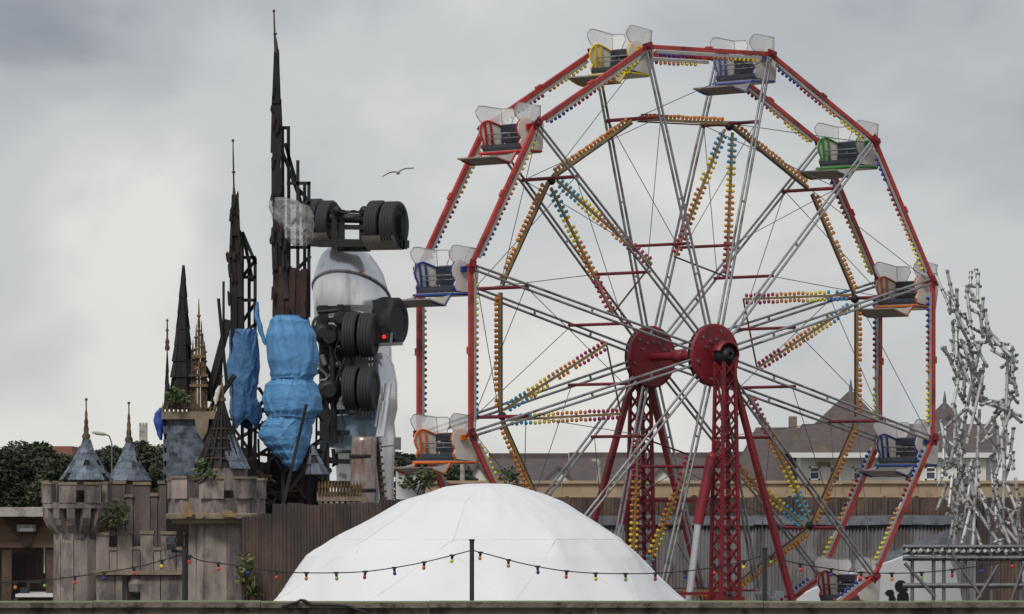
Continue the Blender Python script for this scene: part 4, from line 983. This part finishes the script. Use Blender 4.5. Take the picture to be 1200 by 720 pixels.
# near brown fence under the framework
FD = 117.0
m_corr_n = mat('dark_brown_corrugated', S(76, 61, 54), 0.8, var=0.4, scale=2.2, alt=S(52, 46, 44), altpos=0.48, stretch=(1, 1, .4), island=0.3)
nf = thing('corrugated_fence', (P(380, 0, FD).x, FD, 0), 'dark brown corrugated iron fence between castle and white dome', 'fence')
tops = [(284, 606), (302, 600), (320, 592), (338, 591), (356, 590), (374, 590), (392, 590), (410, 589), (428, 588), (446, 587), (464, 587), (482, 588)]
for i, (xx, yy) in enumerate(tops):
    me = corr_mesh(M_(20.2, FD), P(0, yy+rnd.uniform(-2, 2), FD).z, 5, m_corr_n, 'corrugated_sheet', .02, .03)
    inst(me, 'corrugated_sheet', nf, Matrix.Translation((P(xx+9, 0, FD).x, FD+(.012 if i % 2 else 0), 0)) @ Matrix.Rotation(R(rnd.uniform(-.15, .15)), 4, 'Y'))
for yy in (640, 700):
    MB().beam(P(284, yy, FD+.1), P(500, yy, FD+.1), .08, .1).build('fence_rail', m_wood, nf)
# far fence behind the wheel
RD = 158.0
ff = thing('corrugated_fence', (P(880, 0, RD).x, RD, 0), 'long rusty and grey corrugated iron fence behind the ferris wheel', 'fence')
x = 585; i = 0
while x < 1230:
    w_ = 38; ytop = 584+6*noise.noise(Vector((x*.03, 2, 3)))
    zb_ = P(0, 612, RD).z; h = P(0, ytop, RD).z-zb_
    inst(corr_mesh(M_(w_, RD), h, 8, m_corr_b, 'corrugated_sheet', .024, .12), 'corrugated_sheet', ff, Matrix.Translation((P(x+w_/2, 0, RD).x, RD+.1+(.015 if i % 2 else 0), zb_)) @ Matrix.Rotation(R(rnd.uniform(-.8, .8)), 4, 'Y'))
    inst(corr_mesh(M_(w_, RD), zb_+.15, 9, m_corr_g if x < 1120 else m_corr_b, 'corrugated_sheet', .026), 'corrugated_sheet', ff, Matrix.Translation((P(x+w_/2, 0, RD).x, RD+(.015 if i % 2 else 0), 0)))
    if x < 1130:
        b = MB(); b.beam(P(x, 610+rnd.uniform(-1, 1), RD-.08), P(x+w_-.6, 610+rnd.uniform(-1, 1), RD-.08), .05, M_(11, RD)); b.build('flashing_strip', m_lead, ff)
    x += w_-.8; i += 1
MB().beam(P(585, 640, RD+.2), P(1230, 640, RD+.2), .1, .12).build('fence_rail', m_wood, ff)
MB().beam(P(585, 595, RD+.25), P(1230, 595, RD+.25), .1, .12).build('fence_rail', m_wood, ff)
# grey paint-splashed ramp slab and white tent with a silhouette print
SDp = 150.0
rs = thing('ramp_slab', (P(1010, 0, SDp).x, SDp+1, 0), 'sloping grey weathered slab leaning behind the low gondola', 'slab')
b = MB(); b.prism([P(900, 700, SDp+2), P(1110, 622, SDp+2), P(1118, 640, SDp+2), P(1000, 690, SDp+2), P(940, 712, SDp+2)], (0, .15, 0)); b.build('slab_sheet', m_lead, rs)
b = MB(); b.beam(P(1100, 626, SDp+2.3), (P(1100, 0, SDp+2.3).x, SDp+2.3, 0), .15, .15); b.build('support_post', m_wood, rs)
wt = thing('white_tent', (P(1050, 0, SDp).x, SDp, 0), 'small white tent with black print behind the bottom wall, far right', 'tent')
outl = [(930, 702), (985, 676), (1040, 660), (1085, 643), (1106, 641), (1120, 672), (1128, 705), (1150, 790), (880, 790)]
f0 = [P(a, b_, SDp) for a, b_ in outl]; f1 = [P(a, b_, SDp)+Vector((.1, 3.0, 0)) for a, b_ in outl]
for q in f0+f1:
    if q.z < 1.2: q.z = 0
n = len(outl); b = MB(); b.add(f0+f1, [tuple(range(n)), tuple(range(n, 2*n))[::-1]]+[(i, n+i, n+(i+1) % n, (i+1) % n) for i in range(n)]); b.build('canvas', m_dome, wt)
cq = lambda L_: [P(930+a/4.444, 610+b_/4.444, SDp-.012) for a, b_ in L_]
b = MB(); b.prism(cq([(538, 470), (538, 412), (541, 385), (552, 377), (540, 371), (531, 361), (526, 346), (531, 326), (546, 313), (570, 312), (587, 328), (597, 362), (586, 373), (598, 382), (601, 412), (601, 470)]), (0, .008, 0))
b.build('printed_silhouette', m_silh, wt)
b = MB(); b.prism(cq([(495, 470), (495, 410), (497, 396), (484, 390), (474, 378), (490, 362), (514, 361), (523, 374), (522, 388), (533, 408), (536, 470)]), (0, .008, 0)); b.build('printed_silhouette', m_silh, wt)

# tan hoarding wall
HD = 172.0
hw = thing('hoarding_wall', (P(850, 0, HD).x, HD, 0), 'tan boarded wall running below the house roofs', 'wall')
x = 482
while x < 1230:
    w_ = 22; b = MB(); zt_ = P(0, 567+rnd.uniform(-.4, .4), HD).z
    b.box((P(x+w_/2, 0, HD).x, HD+.1, zt_/2), (M_(w_-.35, HD), .2, zt_)); po = b.build('board_panel', m_board, hw); x += w_
MB().box((P(855, 0, HD).x, HD+.08, P(0, 566, HD).z+.02), (M_(750, HD), .32, .08)).build('capping', m_board, hw)
MB().box((P(855, 0, HD).x, HD-.06, P(0, 581, HD).z), (M_(750, HD), .08, .1)).build('lower_rail', m_board, hw)

# ------------------------------------------------------------------ houses
def house_windows(t, wall, lst, D):
    for (xa, ya, xb, yb) in lst:
        c = P((xa+xb)/2, (ya+yb)/2, D); w_, h_ = M_(xb-xa, D), M_(yb-ya, D)
        f = MB()
        for sx_ in (-1, 1): f.box(c+Vector((sx_*w_/2, -.05, 0)), (.06, .1, h_+.06))
        for sz in (-1, 1): f.box(c+Vector((0, -.05, sz*h_/2)), (w_+.06, .1, .06))
        f.box(c+Vector((0, -.04, h_*.12)), (w_, .06, .045))
        wo = f.build('window', m_frame, t)
        MB().box(c+Vector((0, -.01, 0)), (w_, .04, h_)).build('pane', m_pane, wo)
        MB().box(c+Vector((0, -.1, -h_/2-.1)), (w_+.4, .25, .1)).build('sill', m_frame, wo)
ED = 235.0
def terrace(xa, xb, yr, ye, D, label, gx, gw, gy):
    t = thing('terrace_house', (P((xa+xb)/2, 0, D).x, D+4, 0), label, 'house', 'terrace houses behind the hoarding')
    a0, a1 = P(xa, ye, D), P(xb-.5, ye, D); dz = P(0, yr, D+4).z
    MB().box(((a0.x+a1.x)/2, D+4.2, a0.z/2), (a1.x-a0.x, 8, a0.z)).build('wall', m_house, t)
    b = MB(); r0 = Vector((a0.x, D+4, dz)); r1 = Vector((a1.x, D+4, dz)); bk = Vector((0, 8.6, 0))
    f0, f1 = a0-Vector((0, .3, 0)), a1-Vector((0, .3, 0)); k0, k1 = f0+bk, f1+bk
    b.add([f0, f1, r1, r0, k0, k1], [(0, 1, 2, 3), (5, 4, 3, 2), (0, 3, 4), (1, 5, 2), (0, 4, 5, 1)]); ro = b.build('roof', m_roof, t)
    b = MB(); b.beam(r0+Vector((0, 0, .05)), r1+Vector((0, 0, .05)), .3, .2); b.build('ridge', m_roof, ro)
    if gx:
        q = [P(gx-gw, ye, D-.6), P(gx+gw, ye, D-.6), P(gx, gy, D-.6)]
        b = MB(); b.prism(q, (0, 3.5, 0)); go = b.build('gable', m_house, t)
        b = MB()
        for s0, s1 in ((q[0], q[2]), (q[2], q[1])): b.prism([s0+Vector((0, -.15, 0)), s1+Vector((0, -.15, 0)), s1+Vector((0, -.15, .12)), s0+Vector((0, -.15, .12))], (0, 3.8, 0))
        b.build('gable_roof', m_roof, go)
for args in ((478, 572, 540, 572, ED, 'house under brown roof with white gable, left end of the terrace', 560, 18, 545),
             (572, 668, 536, 572, ED, 'terrace house roof behind the dome top, second from left', 655, 22, 549),
             (668, 762, 535, 572, ED, 'terrace house roof seen left of the red towers', None, 0, 0),
             (762, 850, 535, 572, ED, 'terrace house roof with white gable seen between the two red towers', 776, 22, 549),
             (850, 932, 534, 572, ED, 'terrace house roof just right of the front red tower', None, 0, 0)): terrace(*args)
BD = 228.0
bh = thing('villa', (P(1045, 0, BD).x, BD+5, 0), 'cream villa with steep brown hipped roofs behind the wheel, right side', 'house')
ze = P(0, 531, BD).z
MB().box((P(1052, 0, BD).x, BD+5, ze/2), (M_(232, BD), 10, ze)).build('wall', m_house, bh)
MB().box((P(996, 0, BD).x, BD-1, ze/2), (M_(122, BD), 2.2, ze)).build('bay_wall', m_house, bh)
def hip(xa, xb, yp, ye, D0, D1, name, xpa, xpb):
    a, b2 = P(xa, ye, D0), P(xb, ye, D0); zz = a.z; zp = P(0, yp, (D0+D1)/2).z; pm = (D0+D1)/2
    r0, r1 = Vector((P(xpa, 0, pm).x, pm, zp)), Vector((P(xpb, 0, pm).x, pm, zp))
    b = MB(); b.add([a, b2, Vector((b2.x, D1, zz)), Vector((a.x, D1, zz)), r0, r1], [(0, 1, 5, 4), (1, 2, 5), (2, 3, 4, 5), (3, 0, 4), (0, 3, 2, 1)])
    ro = b.build(name, m_roof, bh)
    b = MB(); b.beam(a+Vector((0, -.05, -.08)), b2+Vector((0, -.05, -.08)), .15, .18); b.build('gutter', m_frame, ro)
    return ro
r1_ = hip(925, 1066, 459, 531, BD-2.8, BD+3.5, 'hipped_roof', 994, 1000)
hip(934, 1172, 497, 531, BD-.6, BD+10.6, 'main_roof', 940, 1166)
hip(858, 942, 501, 569, BD+.3, BD+9, 'wing_roof', 886, 940)
MB().box((P(900, 0, BD).x, BD+4.6, P(0, 569, BD).z/2), (M_(76, BD), 8, P(0, 569, BD).z)).build('wing_wall', m_house, bh)
hip(1058, 1165, 473, 531, BD-1.2, BD+5, 'hipped_roof', 1104, 1110)
MB().box((P(1110, 0, BD).x, BD-.2, ze/2), (M_(86, BD), 1.6, ze)).build('bay_wall', m_house, bh)
for xx, yp in ((997, 459), (1107, 473)):
    c = P(xx, yp, BD+.6); MB().lathe(c, (0, 0, 1), [(.12, -.2), (.06, .05), (.07, .1), (.012, .45)], 8).build('roof_finial', m_galvd, bh)
b = MB(); b.box(P(929, 503, BD+5), (M_(9, BD), .8, M_(30, BD))); b.build('chimney', m_cap, bh)
house_windows(bh, bh, [(949, 548, 960, 562), (972, 547, 984, 565), (1000, 548, 1012, 563)], BD-2.1)
house_windows(bh, bh, [(1120, 548, 1130, 562), (1085, 548, 1096, 562)], BD-1.0)
house_windows(bh, bh, [(1065, 548, 1069, 562)], BD)
b = MB(); b.box(P(965, 544, BD-2.15), (M_(14, BD), .3, .12)); b.build('lintel', m_cap, bh)

# ------------------------------------------------------------------ left shelter
LD = 128.0
sh = thing('shelter', (P(20, 0, LD).x, LD+1.5, 0), 'low flat roofed shelter with brown boarded front at the left edge', 'shelter')
xl, xr = P(-40, 0, LD).x, P(64, 0, LD).x; xc = (xl+xr)/2; ww = xr-xl
b = MB(); b.box((xc, LD+2, P(0, 600, LD).z), (ww+.2, 5, M_(11, LD))); b.build('roof_slab', m_conc2, sh)
m_brb = mat('brown_boarding', S(120, 98, 80), .85, var=.2, scale=3, stretch=(.4, 1, 3))
n = 4
for k in range(n):
    y0, y1 = 606+k*9, 606+(k+1)*9
    b = MB(); b.box((xc, LD+.1+rnd.uniform(0, .02), (P(0, y0, LD).z+P(0, y1, LD).z)/2), (ww, .12, M_(8.6, LD))); b.build('fascia_board', m_brb, sh)
b = MB(); b.prism([P(4, 609, LD-.02), P(52, 609, LD-.02), P(34, 640, LD-.02), P(28, 640, LD-.02)], (0, .05, 0)); b.build('bracket_plate', m_wood, sh)
b = MB(); b.box(P(31, 619, LD-.1), (M_(22, LD), .14, M_(8, LD))); fl_ = b.build('sign_lamp', m_conc2, sh)
b = MB(); b.box(P(31, 621, LD-.18), (M_(16, LD), .03, M_(4, LD))); b.build('lamp_glass', m_frame, fl_)
b = MB(); b.box((xc, LD+4, P(0, 645, LD).z/2), (ww, .2, P(0, 640, LD).z)); b.build('back_wall', m_wood, sh)
for xx in (-36, 8, 60):
    b = MB(); q = P(xx, 644, LD+.2); b.beam(q, (q.x, q.y, 0), .2, .2); b.build('post', m_wood, sh)
for k in range(6):
    xx = 0+k*9; b = MB(); q = P(xx, 648, LD+2.4); b.box((q.x, q.y, P(0, 648, LD+2.4).z/2), (M_(8.6, LD), .08, P(0, 648, LD+2.4).z)); b.build('inner_board', m_corr_b, sh)
b = MB(); b.tube(P(52, 642, LD+.4), P(52, 672, LD+.4), .015, 6); b.build('pull_cord', m_frame, sh)
b = MB(); b.prism([P(18, 700, LD-.6), P(62, 700, LD-.6), P(62, 697, LD+1), P(30, 697, LD+1)], (0, 0, .06)); b.build('counter_top', m_frame, sh)
b = MB(); b.box((P(40, 0, LD).x, LD+.1, P(0, 701, LD).z/2), (M_(44, LD), .8, P(0, 701, LD).z)); b.build('counter', m_wood, sh)
b = MB(); b.beam(P(33, 681, LD+.2), P(33, 699, LD+.2), .06, .06); b.beam(P(33, 682, LD+.2), P(48, 682, LD+.2), .05, .05); b.box(P(28, 692, LD), (.14, .12, .12)); b.build('counter_fittings', m_pole, sh)

# ------------------------------------------------------------------ vegetation
def leaves(mb, c, rad, n, size, rg, mi=0, shell=.55):
    for _ in range(n):
        while True:
            q = Vector((rg.uniform(-1, 1), rg.uniform(-1, 1), rg.uniform(-1, 1)))
            l = q.length
            if .05 < l < 1: break
        if l < shell: q = q/l*rg.uniform(shell, 1)
        p = c+Vector((q.x*rad[0], q.y*rad[1], q.z*rad[2]))
        s = size*rg.uniform(.6, 1.3); a = Vector((rg.uniform(-1, 1), rg.uniform(-1, 1), rg.uniform(-.6, .6))).normalized(); b_ = a.cross(Vector((rg.uniform(-1, 1), rg.uniform(-1, 1), rg.uniform(-1, 1)))).normalized()
        mb.add([p-a*s, p-b_*s*.45, p+a*s, p+b_*s*.45], [(0, 1, 2, 3)], mi)
def tree(px, py_top, wpx, D, label, seed, mt, clumps=64, per=520, size=.105):
    rg = random.Random(seed); c0 = P(px, 0, D); top = P(0, py_top, D).z; rx = M_(wpx*.62, D); hgt = top*.72; cz = top-hgt/2
    t = thing('tree', (c0.x, D, 0), label, 'tree', 'trees on the skyline')
    b = MB(); b.tube((c0.x, D, 0), (c0.x+.2, D, cz), .28, 9, 0, .14)
    for k in range(6):
        an = rg.uniform(0, 6.28); b.tube((c0.x+.1, D, top*.3+k*.2), (c0.x+math.cos(an)*rx*.6, D+math.sin(an)*rx*.6, cz+rg.uniform(-.5, 1)), .1, 6, 0, .03)
    b.build('trunk', m_bark, t)
    cr_ = MB()
    for k in range(clumps):
        an = rg.uniform(0, 6.28); rr = math.sqrt(rg.random())*.8; zz = rg.uniform(-1, 1)*.8; sc_2 = math.sqrt(max(.15, 1-zz*zz))
        c = Vector((c0.x+math.cos(an)*rr*rx*sc_2, D+math.sin(an)*rr*rx*sc_2, cz+zz*hgt/2))
        s = rg.uniform(.3, .46)*rx
        leaves(cr_, c, (s, s, s*.8), per, size, rg)
    cr_.build('crown', mt, t)
TREE = [(-12, 520, 90, 236, 'dark evergreen tree at the left picture edge'), (34, 512, 86, 240, 'dark round tree above the shelter roof'), (82, 524, 80, 232, 'dark tree directly left of the left slate cone'),
        (126, 516, 70, 238, 'dark tree between the two left slate cones'), (172, 512, 84, 242, 'dark tree behind the slate tower left side'), (215, 520, 80, 236, 'dark tree hidden mostly by the slate tower')]
m_leafe = mat('olive_leaf', (0.058, 0.066, 0.034), 0.8, var=0.35, scale=1.2, island=0.35)
for i, (px, py, w_, D, lab) in enumerate(TREE): tree(px, py, w_, D, lab, 40+i, m_leafe if i in (2, 4) else m_leafd)
tree(482, 520, 72, 225, 'dull green tree between the lorry and the orange gondola', 61, m_leafd, 46, 380)
tree(525, 538, 60, 230, 'low dull green tree below the orange gondola', 62, m_leafd, 40, 380)
# far things on the skyline at left
fh = thing('far_house', (P(62, 0, 330).x, 330, 0), 'far red tiled roof peeping over the trees at left', 'house')
q0, q1 = P(40, 540, 330), P(86, 540, 330)
MB().box(((q0.x+q1.x)/2, 333, q0.z/2), (q1.x-q0.x, 6, q0.z)).build('wall', m_house, fh)
b = MB(); b.prism([q0, P(44, 523, 330), P(84, 523, 330), q1], (0, 6, 0)); b.build('roof', mat('red_roof', S(138, 96, 78), .9, var=.15, scale=2), fh)
ct = thing('church_tower', (P(168, 0, 420).x, 420, 0), 'distant grey church tower above the trees at left', 'tower')
MB().box((P(168, 0, 420).x, 420, P(0, 498, 420).z/2), (M_(9, 420), .6, P(0, 498, 420).z)).build('tower_body', m_conc2, ct)
b = MB()
for k in (-3.6, 0, 3.6): b.box(P(168+k, 497, 420), (M_(2, 420), .6, M_(3, 420)))
b.build('battlements', m_conc2, ct)
sl_ = thing('street_lamp', (P(131, 0, 200).x, 200, 0), 'grey street lamp head seen between the left slate cones', 'street lamp')
MB().path([(P(131, 0, 200).x, 200, 0), P(131, 520, 200), P(128, 511, 200), P(118, 508, 200)], .025, 6).build('mast', m_galvd, sl_)
b = MB(); b.lathe(P(125, 509.5, 200), P(108, 507, 200)-P(125, 509.5, 200), [(.02, 0), (.05, .08), (.06, .3), (.03, .46)], 8); b.build('lamp_head', m_conc2, sl_)
for px, yt, lab in ((542, 533, 'pale grey lamp mast left of the terrace behind the dome'), (702, 540, 'pale lamp mast between terrace roofs left of the rear tower')):
    t = thing('lamp_mast', (P(px, 0, 200).x, 200, 0), lab, 'mast'); MB().tube((P(px, 0, 200).x, 200, 0), P(px, yt, 200), .09, 10, 0, .07).build('mast', m_conc2, t); b = MB(); b.beam(P(px, yt, 200), P(px-9, yt-1, 200), .1, .08); b.build('arm', m_conc2, t)
# small plants
def plant(px, py, wpx, hpx, D, label, seed, mt, n=160, size=.07):
    rg = random.Random(seed); c = P(px, py, D)
    t = thing('plant', (c.x, D, c.z-M_(hpx/2, D)), label, 'plant', 'weeds growing on the castle')
    b = MB(); lf = MB()
    for k in range(7):
        q0 = c-Vector((rg.uniform(-.1, .1), 0, M_(hpx/2, D))); q1 = c+Vector((rg.uniform(-1, 1)*M_(wpx/2, D), rg.uniform(-.2, .2), rg.uniform(-.1, 1)*M_(hpx/2, D)))
        b.tube(q0, q1, .012, 5, 0, .005); leaves(lf, q0.lerp(q1, .75), (M_(wpx/4, D), .2, M_(hpx/4, D)), n//7, size, rg, 0, .1)
    b.build('stem', m_bark, t); lf.build('foliage', mt, t)
plant(135, 605, 30, 46, CD-.55, 'weed hanging beside the left turret parapet', 1, m_leafm)
plant(238, 552, 34, 30, CD-1.1, 'weed growing at the foot of the broken cone', 2, m_leafm)
plant(208, 464, 24, 30, TD-.15, 'weed growing on the gallery of the slate tower', 3, m_leafm)
plant(490, 562, 44, 36, 125, 'shrub beside the white box behind the dome', 4, m_leafm, 190)
plant(588, 562, 36, 34, 150, 'shrub behind the dome below the orange gondola', 5, m_leafm, 190)
plant(289, 668, 22, 46, FD-.4, 'yellowish weed in front of the brown fence', 6, m_leafy, 150)
yu = thing('spiky_plant', (P(297, 0, FD-.6).x, FD-.6, 0), 'spiky green plant at the foot of the brown fence', 'plant')
rg = random.Random(5)
b = MB(); b.tube((P(297, 0, FD-.6).x, FD-.6, 0), P(297, 698, FD-.6), .06, 7); b.build('stem', m_bark, yu)
for k in range(44):
    an = rg.uniform(0, 6.28); el_ = rg.uniform(.1, 1.4); l = rg.uniform(.25, .42); c = P(297, 698, FD-.6); d = Vector((math.cos(an)*math.cos(el_), math.sin(an)*math.cos(el_), math.sin(el_))); sd_ = d.cross(Vector((0, 0, 1))).normalized()
    tip = c+d*l-Vector((0, 0, .08*math.cos(el_))); md = c+d*l*.5
    MB().add([c-sd_*.012, md-sd_*.02, tip, md+sd_*.02, c+sd_*.012], [(0, 1, 3, 4), (1, 2, 3)]).build('leaf', m_leafm, yu)
# white box trailer behind dome
vb = thing('white_trailer', (P(480, 0, 136).x, 137, 0), 'white box trailer corner beside the shrub left of the dome', 'trailer')
b = MB(); b.box((P(480, 0, 136).x, 137, (P(0, 549, 136).z+.5)/2), (M_(32, 136), 2, P(0, 549, 136).z-.5)); b.build('body', m_frame, vb)
b = MB(); b.beam(P(496, 549, 135.9), P(497, 600, 135.9), .06, .06); b.beam(P(464, 548.5, 135.9), P(497, 549, 135.9), .06, .06); b.build('edge_trim', m_galvd, vb)
for dx in (-.2, .2): MB().lathe((P(480, 0, 136).x+dx, 136.1, .32), (0, 1, 0), [(.2, 0), (.32, .02), (.32, .2), (.2, .22)], 16).build('wheel', m_tyre, vb)

# ------------------------------------------------------------------ scaffold heap, right
GD = 127.0
gm_ = lambda px: px/FPX*GD
m_sc = mat('scaffold_tube', S(200, 199, 196), .4, .15, var=.2, scale=5, alt=S(116, 112, 108), altpos=.6)
sf = thing('scaffold_tower', (P(1145, 0, GD).x, GD, 0), 'tall tangled stack of bare scaffold tubes and clamps at the right', 'scaffold')
rg = random.Random(21)
def clampmesh(mb, q):
    mb.box(q, (.06, .07, .05), Matrix.Rotation(rg.uniform(0, 1.5), 3, 'Z') @ Matrix.Rotation(rg.uniform(-.4, .4), 3, 'X')); mb.tube(q+Vector((.02, -.06, -.01)), q+Vector((.04, .06, .02)), .014, 6)
def sctube(a, b_, parent, r=.033):
    o = MB().tube(a, b_, r, 8).build('scaffold_tube', m_sc, parent)
    cl_ = MB()
    for u in (rg.uniform(.04, .12), rg.uniform(.35, .65), rg.uniform(.88, .96)): clampmesh(cl_, a.lerp(b_, u))
    tag(cl_.build('clamps', m_galvd, o), kind='stuff'); return o
limbs = [(1110, 332, 1136, 440, 7, 11), (1138, 320, 1154, 400, 6, 9), (1128, 400, 1142, 468, 9, 12), (1160, 396, 1187, 425, 6, 6), (1187, 420, 1181, 555, 6, 11), (1148, 466, 1186, 484, 6, 5), (1113, 505, 1110, 618, 6, 10), (1127, 490, 1127, 622, 6, 12), (1138, 540, 1136, 632, 7, 9), (1166, 515, 1171, 615, 6, 7), (1189, 575, 1196, 650, 5, 6), (1113, 398, 1124, 470, 5, 6), (1150, 560, 1178, 640, 8, 6), (1128, 345, 1146, 440, 8, 6), (1172, 470, 1150, 520, 5, 4)]
for (xa, ya, xb, yb, sp_, n) in limbs:
    n = int(n*1.6)
    for k in range(n):
        u = (k+rg.random())/n; xx = xa+(xb-xa)*u+rg.uniform(-sp_, sp_)*1.2; yy = ya+(yb-ya)*u
        l = rg.uniform(18, 46)/2; base = math.atan2(xb-xa, yb-ya)+rg.uniform(-.35, .35)
        if k % 3 == 2: base += rg.choice([.9, -.9, 1.4])*rg.uniform(.5, 1); l *= .55
        dd = rg.uniform(-.4, .4)
        sctube(P(xx-math.sin(base)*l, max(316, yy-math.cos(base)*l), GD+dd+rg.uniform(-.2, .2)), P(xx+math.sin(base)*l, yy+math.cos(base)*l, GD+dd+rg.uniform(-.2, .2)), sf)
for (xa, ya, xb, yb) in ((1101, 508, 1133, 478), (1133, 478, 1170, 526), (1133, 470, 1118, 640), (1148, 480, 1140, 640), (1125, 570, 1180, 650), (1140, 575, 1205, 650), (1181, 420, 1174, 640), (1190, 560, 1200, 690), (1108, 500, 1104, 560), (1152, 440, 1133, 520), (1120, 560, 1150, 640), (1133, 478, 1150, 400)):
    sctube(P(xa, ya, GD+rg.uniform(-.4, .4)), P(xb, yb, GD+rg.uniform(-.4, .4)), sf, .034)
# scaffold deck below
sdk = thing('scaffold_deck', (P(1135, 0, GD-.5).x, GD-.3, 0), 'scaffold deck of level tubes under the tube tower, right corner', 'scaffold')
for (ya, dd) in ((641, -.9), (654, -.9), (642, .9), (655, .9), (686, -.9), (687, .9), (648, 0)):
    q0, q1 = P(1058, ya, GD+dd), P(1230, ya, GD+dd); MB().tube(q0, q1, .045, 10).build('ledger', m_galvd, sdk)
for xx in (1069, 1094, 1106, 1131, 1162, 1196):
    for dd in (-.85, .85):
        q = P(xx, 628 if xx > 1110 else 638, GD+dd); MB().tube(q, (q.x, q.y, 0), .038, 10).build('standard', m_galvd, sdk)
for k in range(17):
    xx = 1063+k*8.3; b = MB(); b.tube(P(xx, 645+rg.uniform(-1, 1), GD-1.0), P(xx+3, 646, GD+1.0), .036, 8); bo = b.build('transom', m_sc, sdk)
    cl_ = MB(); clampmesh(cl_, P(xx, 643, GD-.95)); clampmesh(cl_, P(xx+2, 656, GD-.95)); tag(cl_.build('clamps', m_black, bo), kind='stuff')
for (xa, ya, xb, yb) in ((1060, 660, 1096, 700), (1170, 662, 1135, 720), (1110, 640, 1150, 700), (1200, 660, 1180, 720)):
    MB().tube(P(xa, ya, GD-.93), P(xb, yb, GD-.93), .036, 8).build('diagonal_brace', m_galvd, sdk)

# ------------------------------------------------------------------ seagull
gu = thing('seagull', P(466, 202, 120), 'seagull gliding with spread wings left of the wheel', 'bird')
m_gull = mat('gull_feather', S(235, 235, 235), .7, var=.05); m_gulld = mat('gull_wing', S(215, 217, 220), .7, var=.1)
b = MB(); c = P(466, 202.5, 120); b.lathe(c+Vector((.02, .14, 0)), (-.1, -1, .02), [(.006, -.1), (.03, 0), (.042, .1), (.038, .2), (.02, .27), (.024, .3), (.015, .33), (.003, .36)], 8)
bo = b.build('body', m_gull, gu)
for pts in ([(466, 201.5), (457, 202.5), (448, 207.5)], [(467, 201.5), (475, 198), (485, 197.5)]):
    q = [P(a, b_, 120) for a, b_ in pts]; b = MB(); vs = []
    for i, p in enumerate(q):
        ch = (.09, .075, .012)[i]; vs += [p+Vector((0, -ch, .012)), p+Vector((0, ch, -.004)), p+Vector((0, 0, .022))]
    b.add(vs, [(0, 3, 5, 2), (2, 5, 4, 1), (1, 4, 3, 0), (3, 6, 8, 5), (5, 8, 7, 4), (4, 7, 6, 3), (6, 7, 8)], 0, True); b.build('wing', m_gulld, gu)
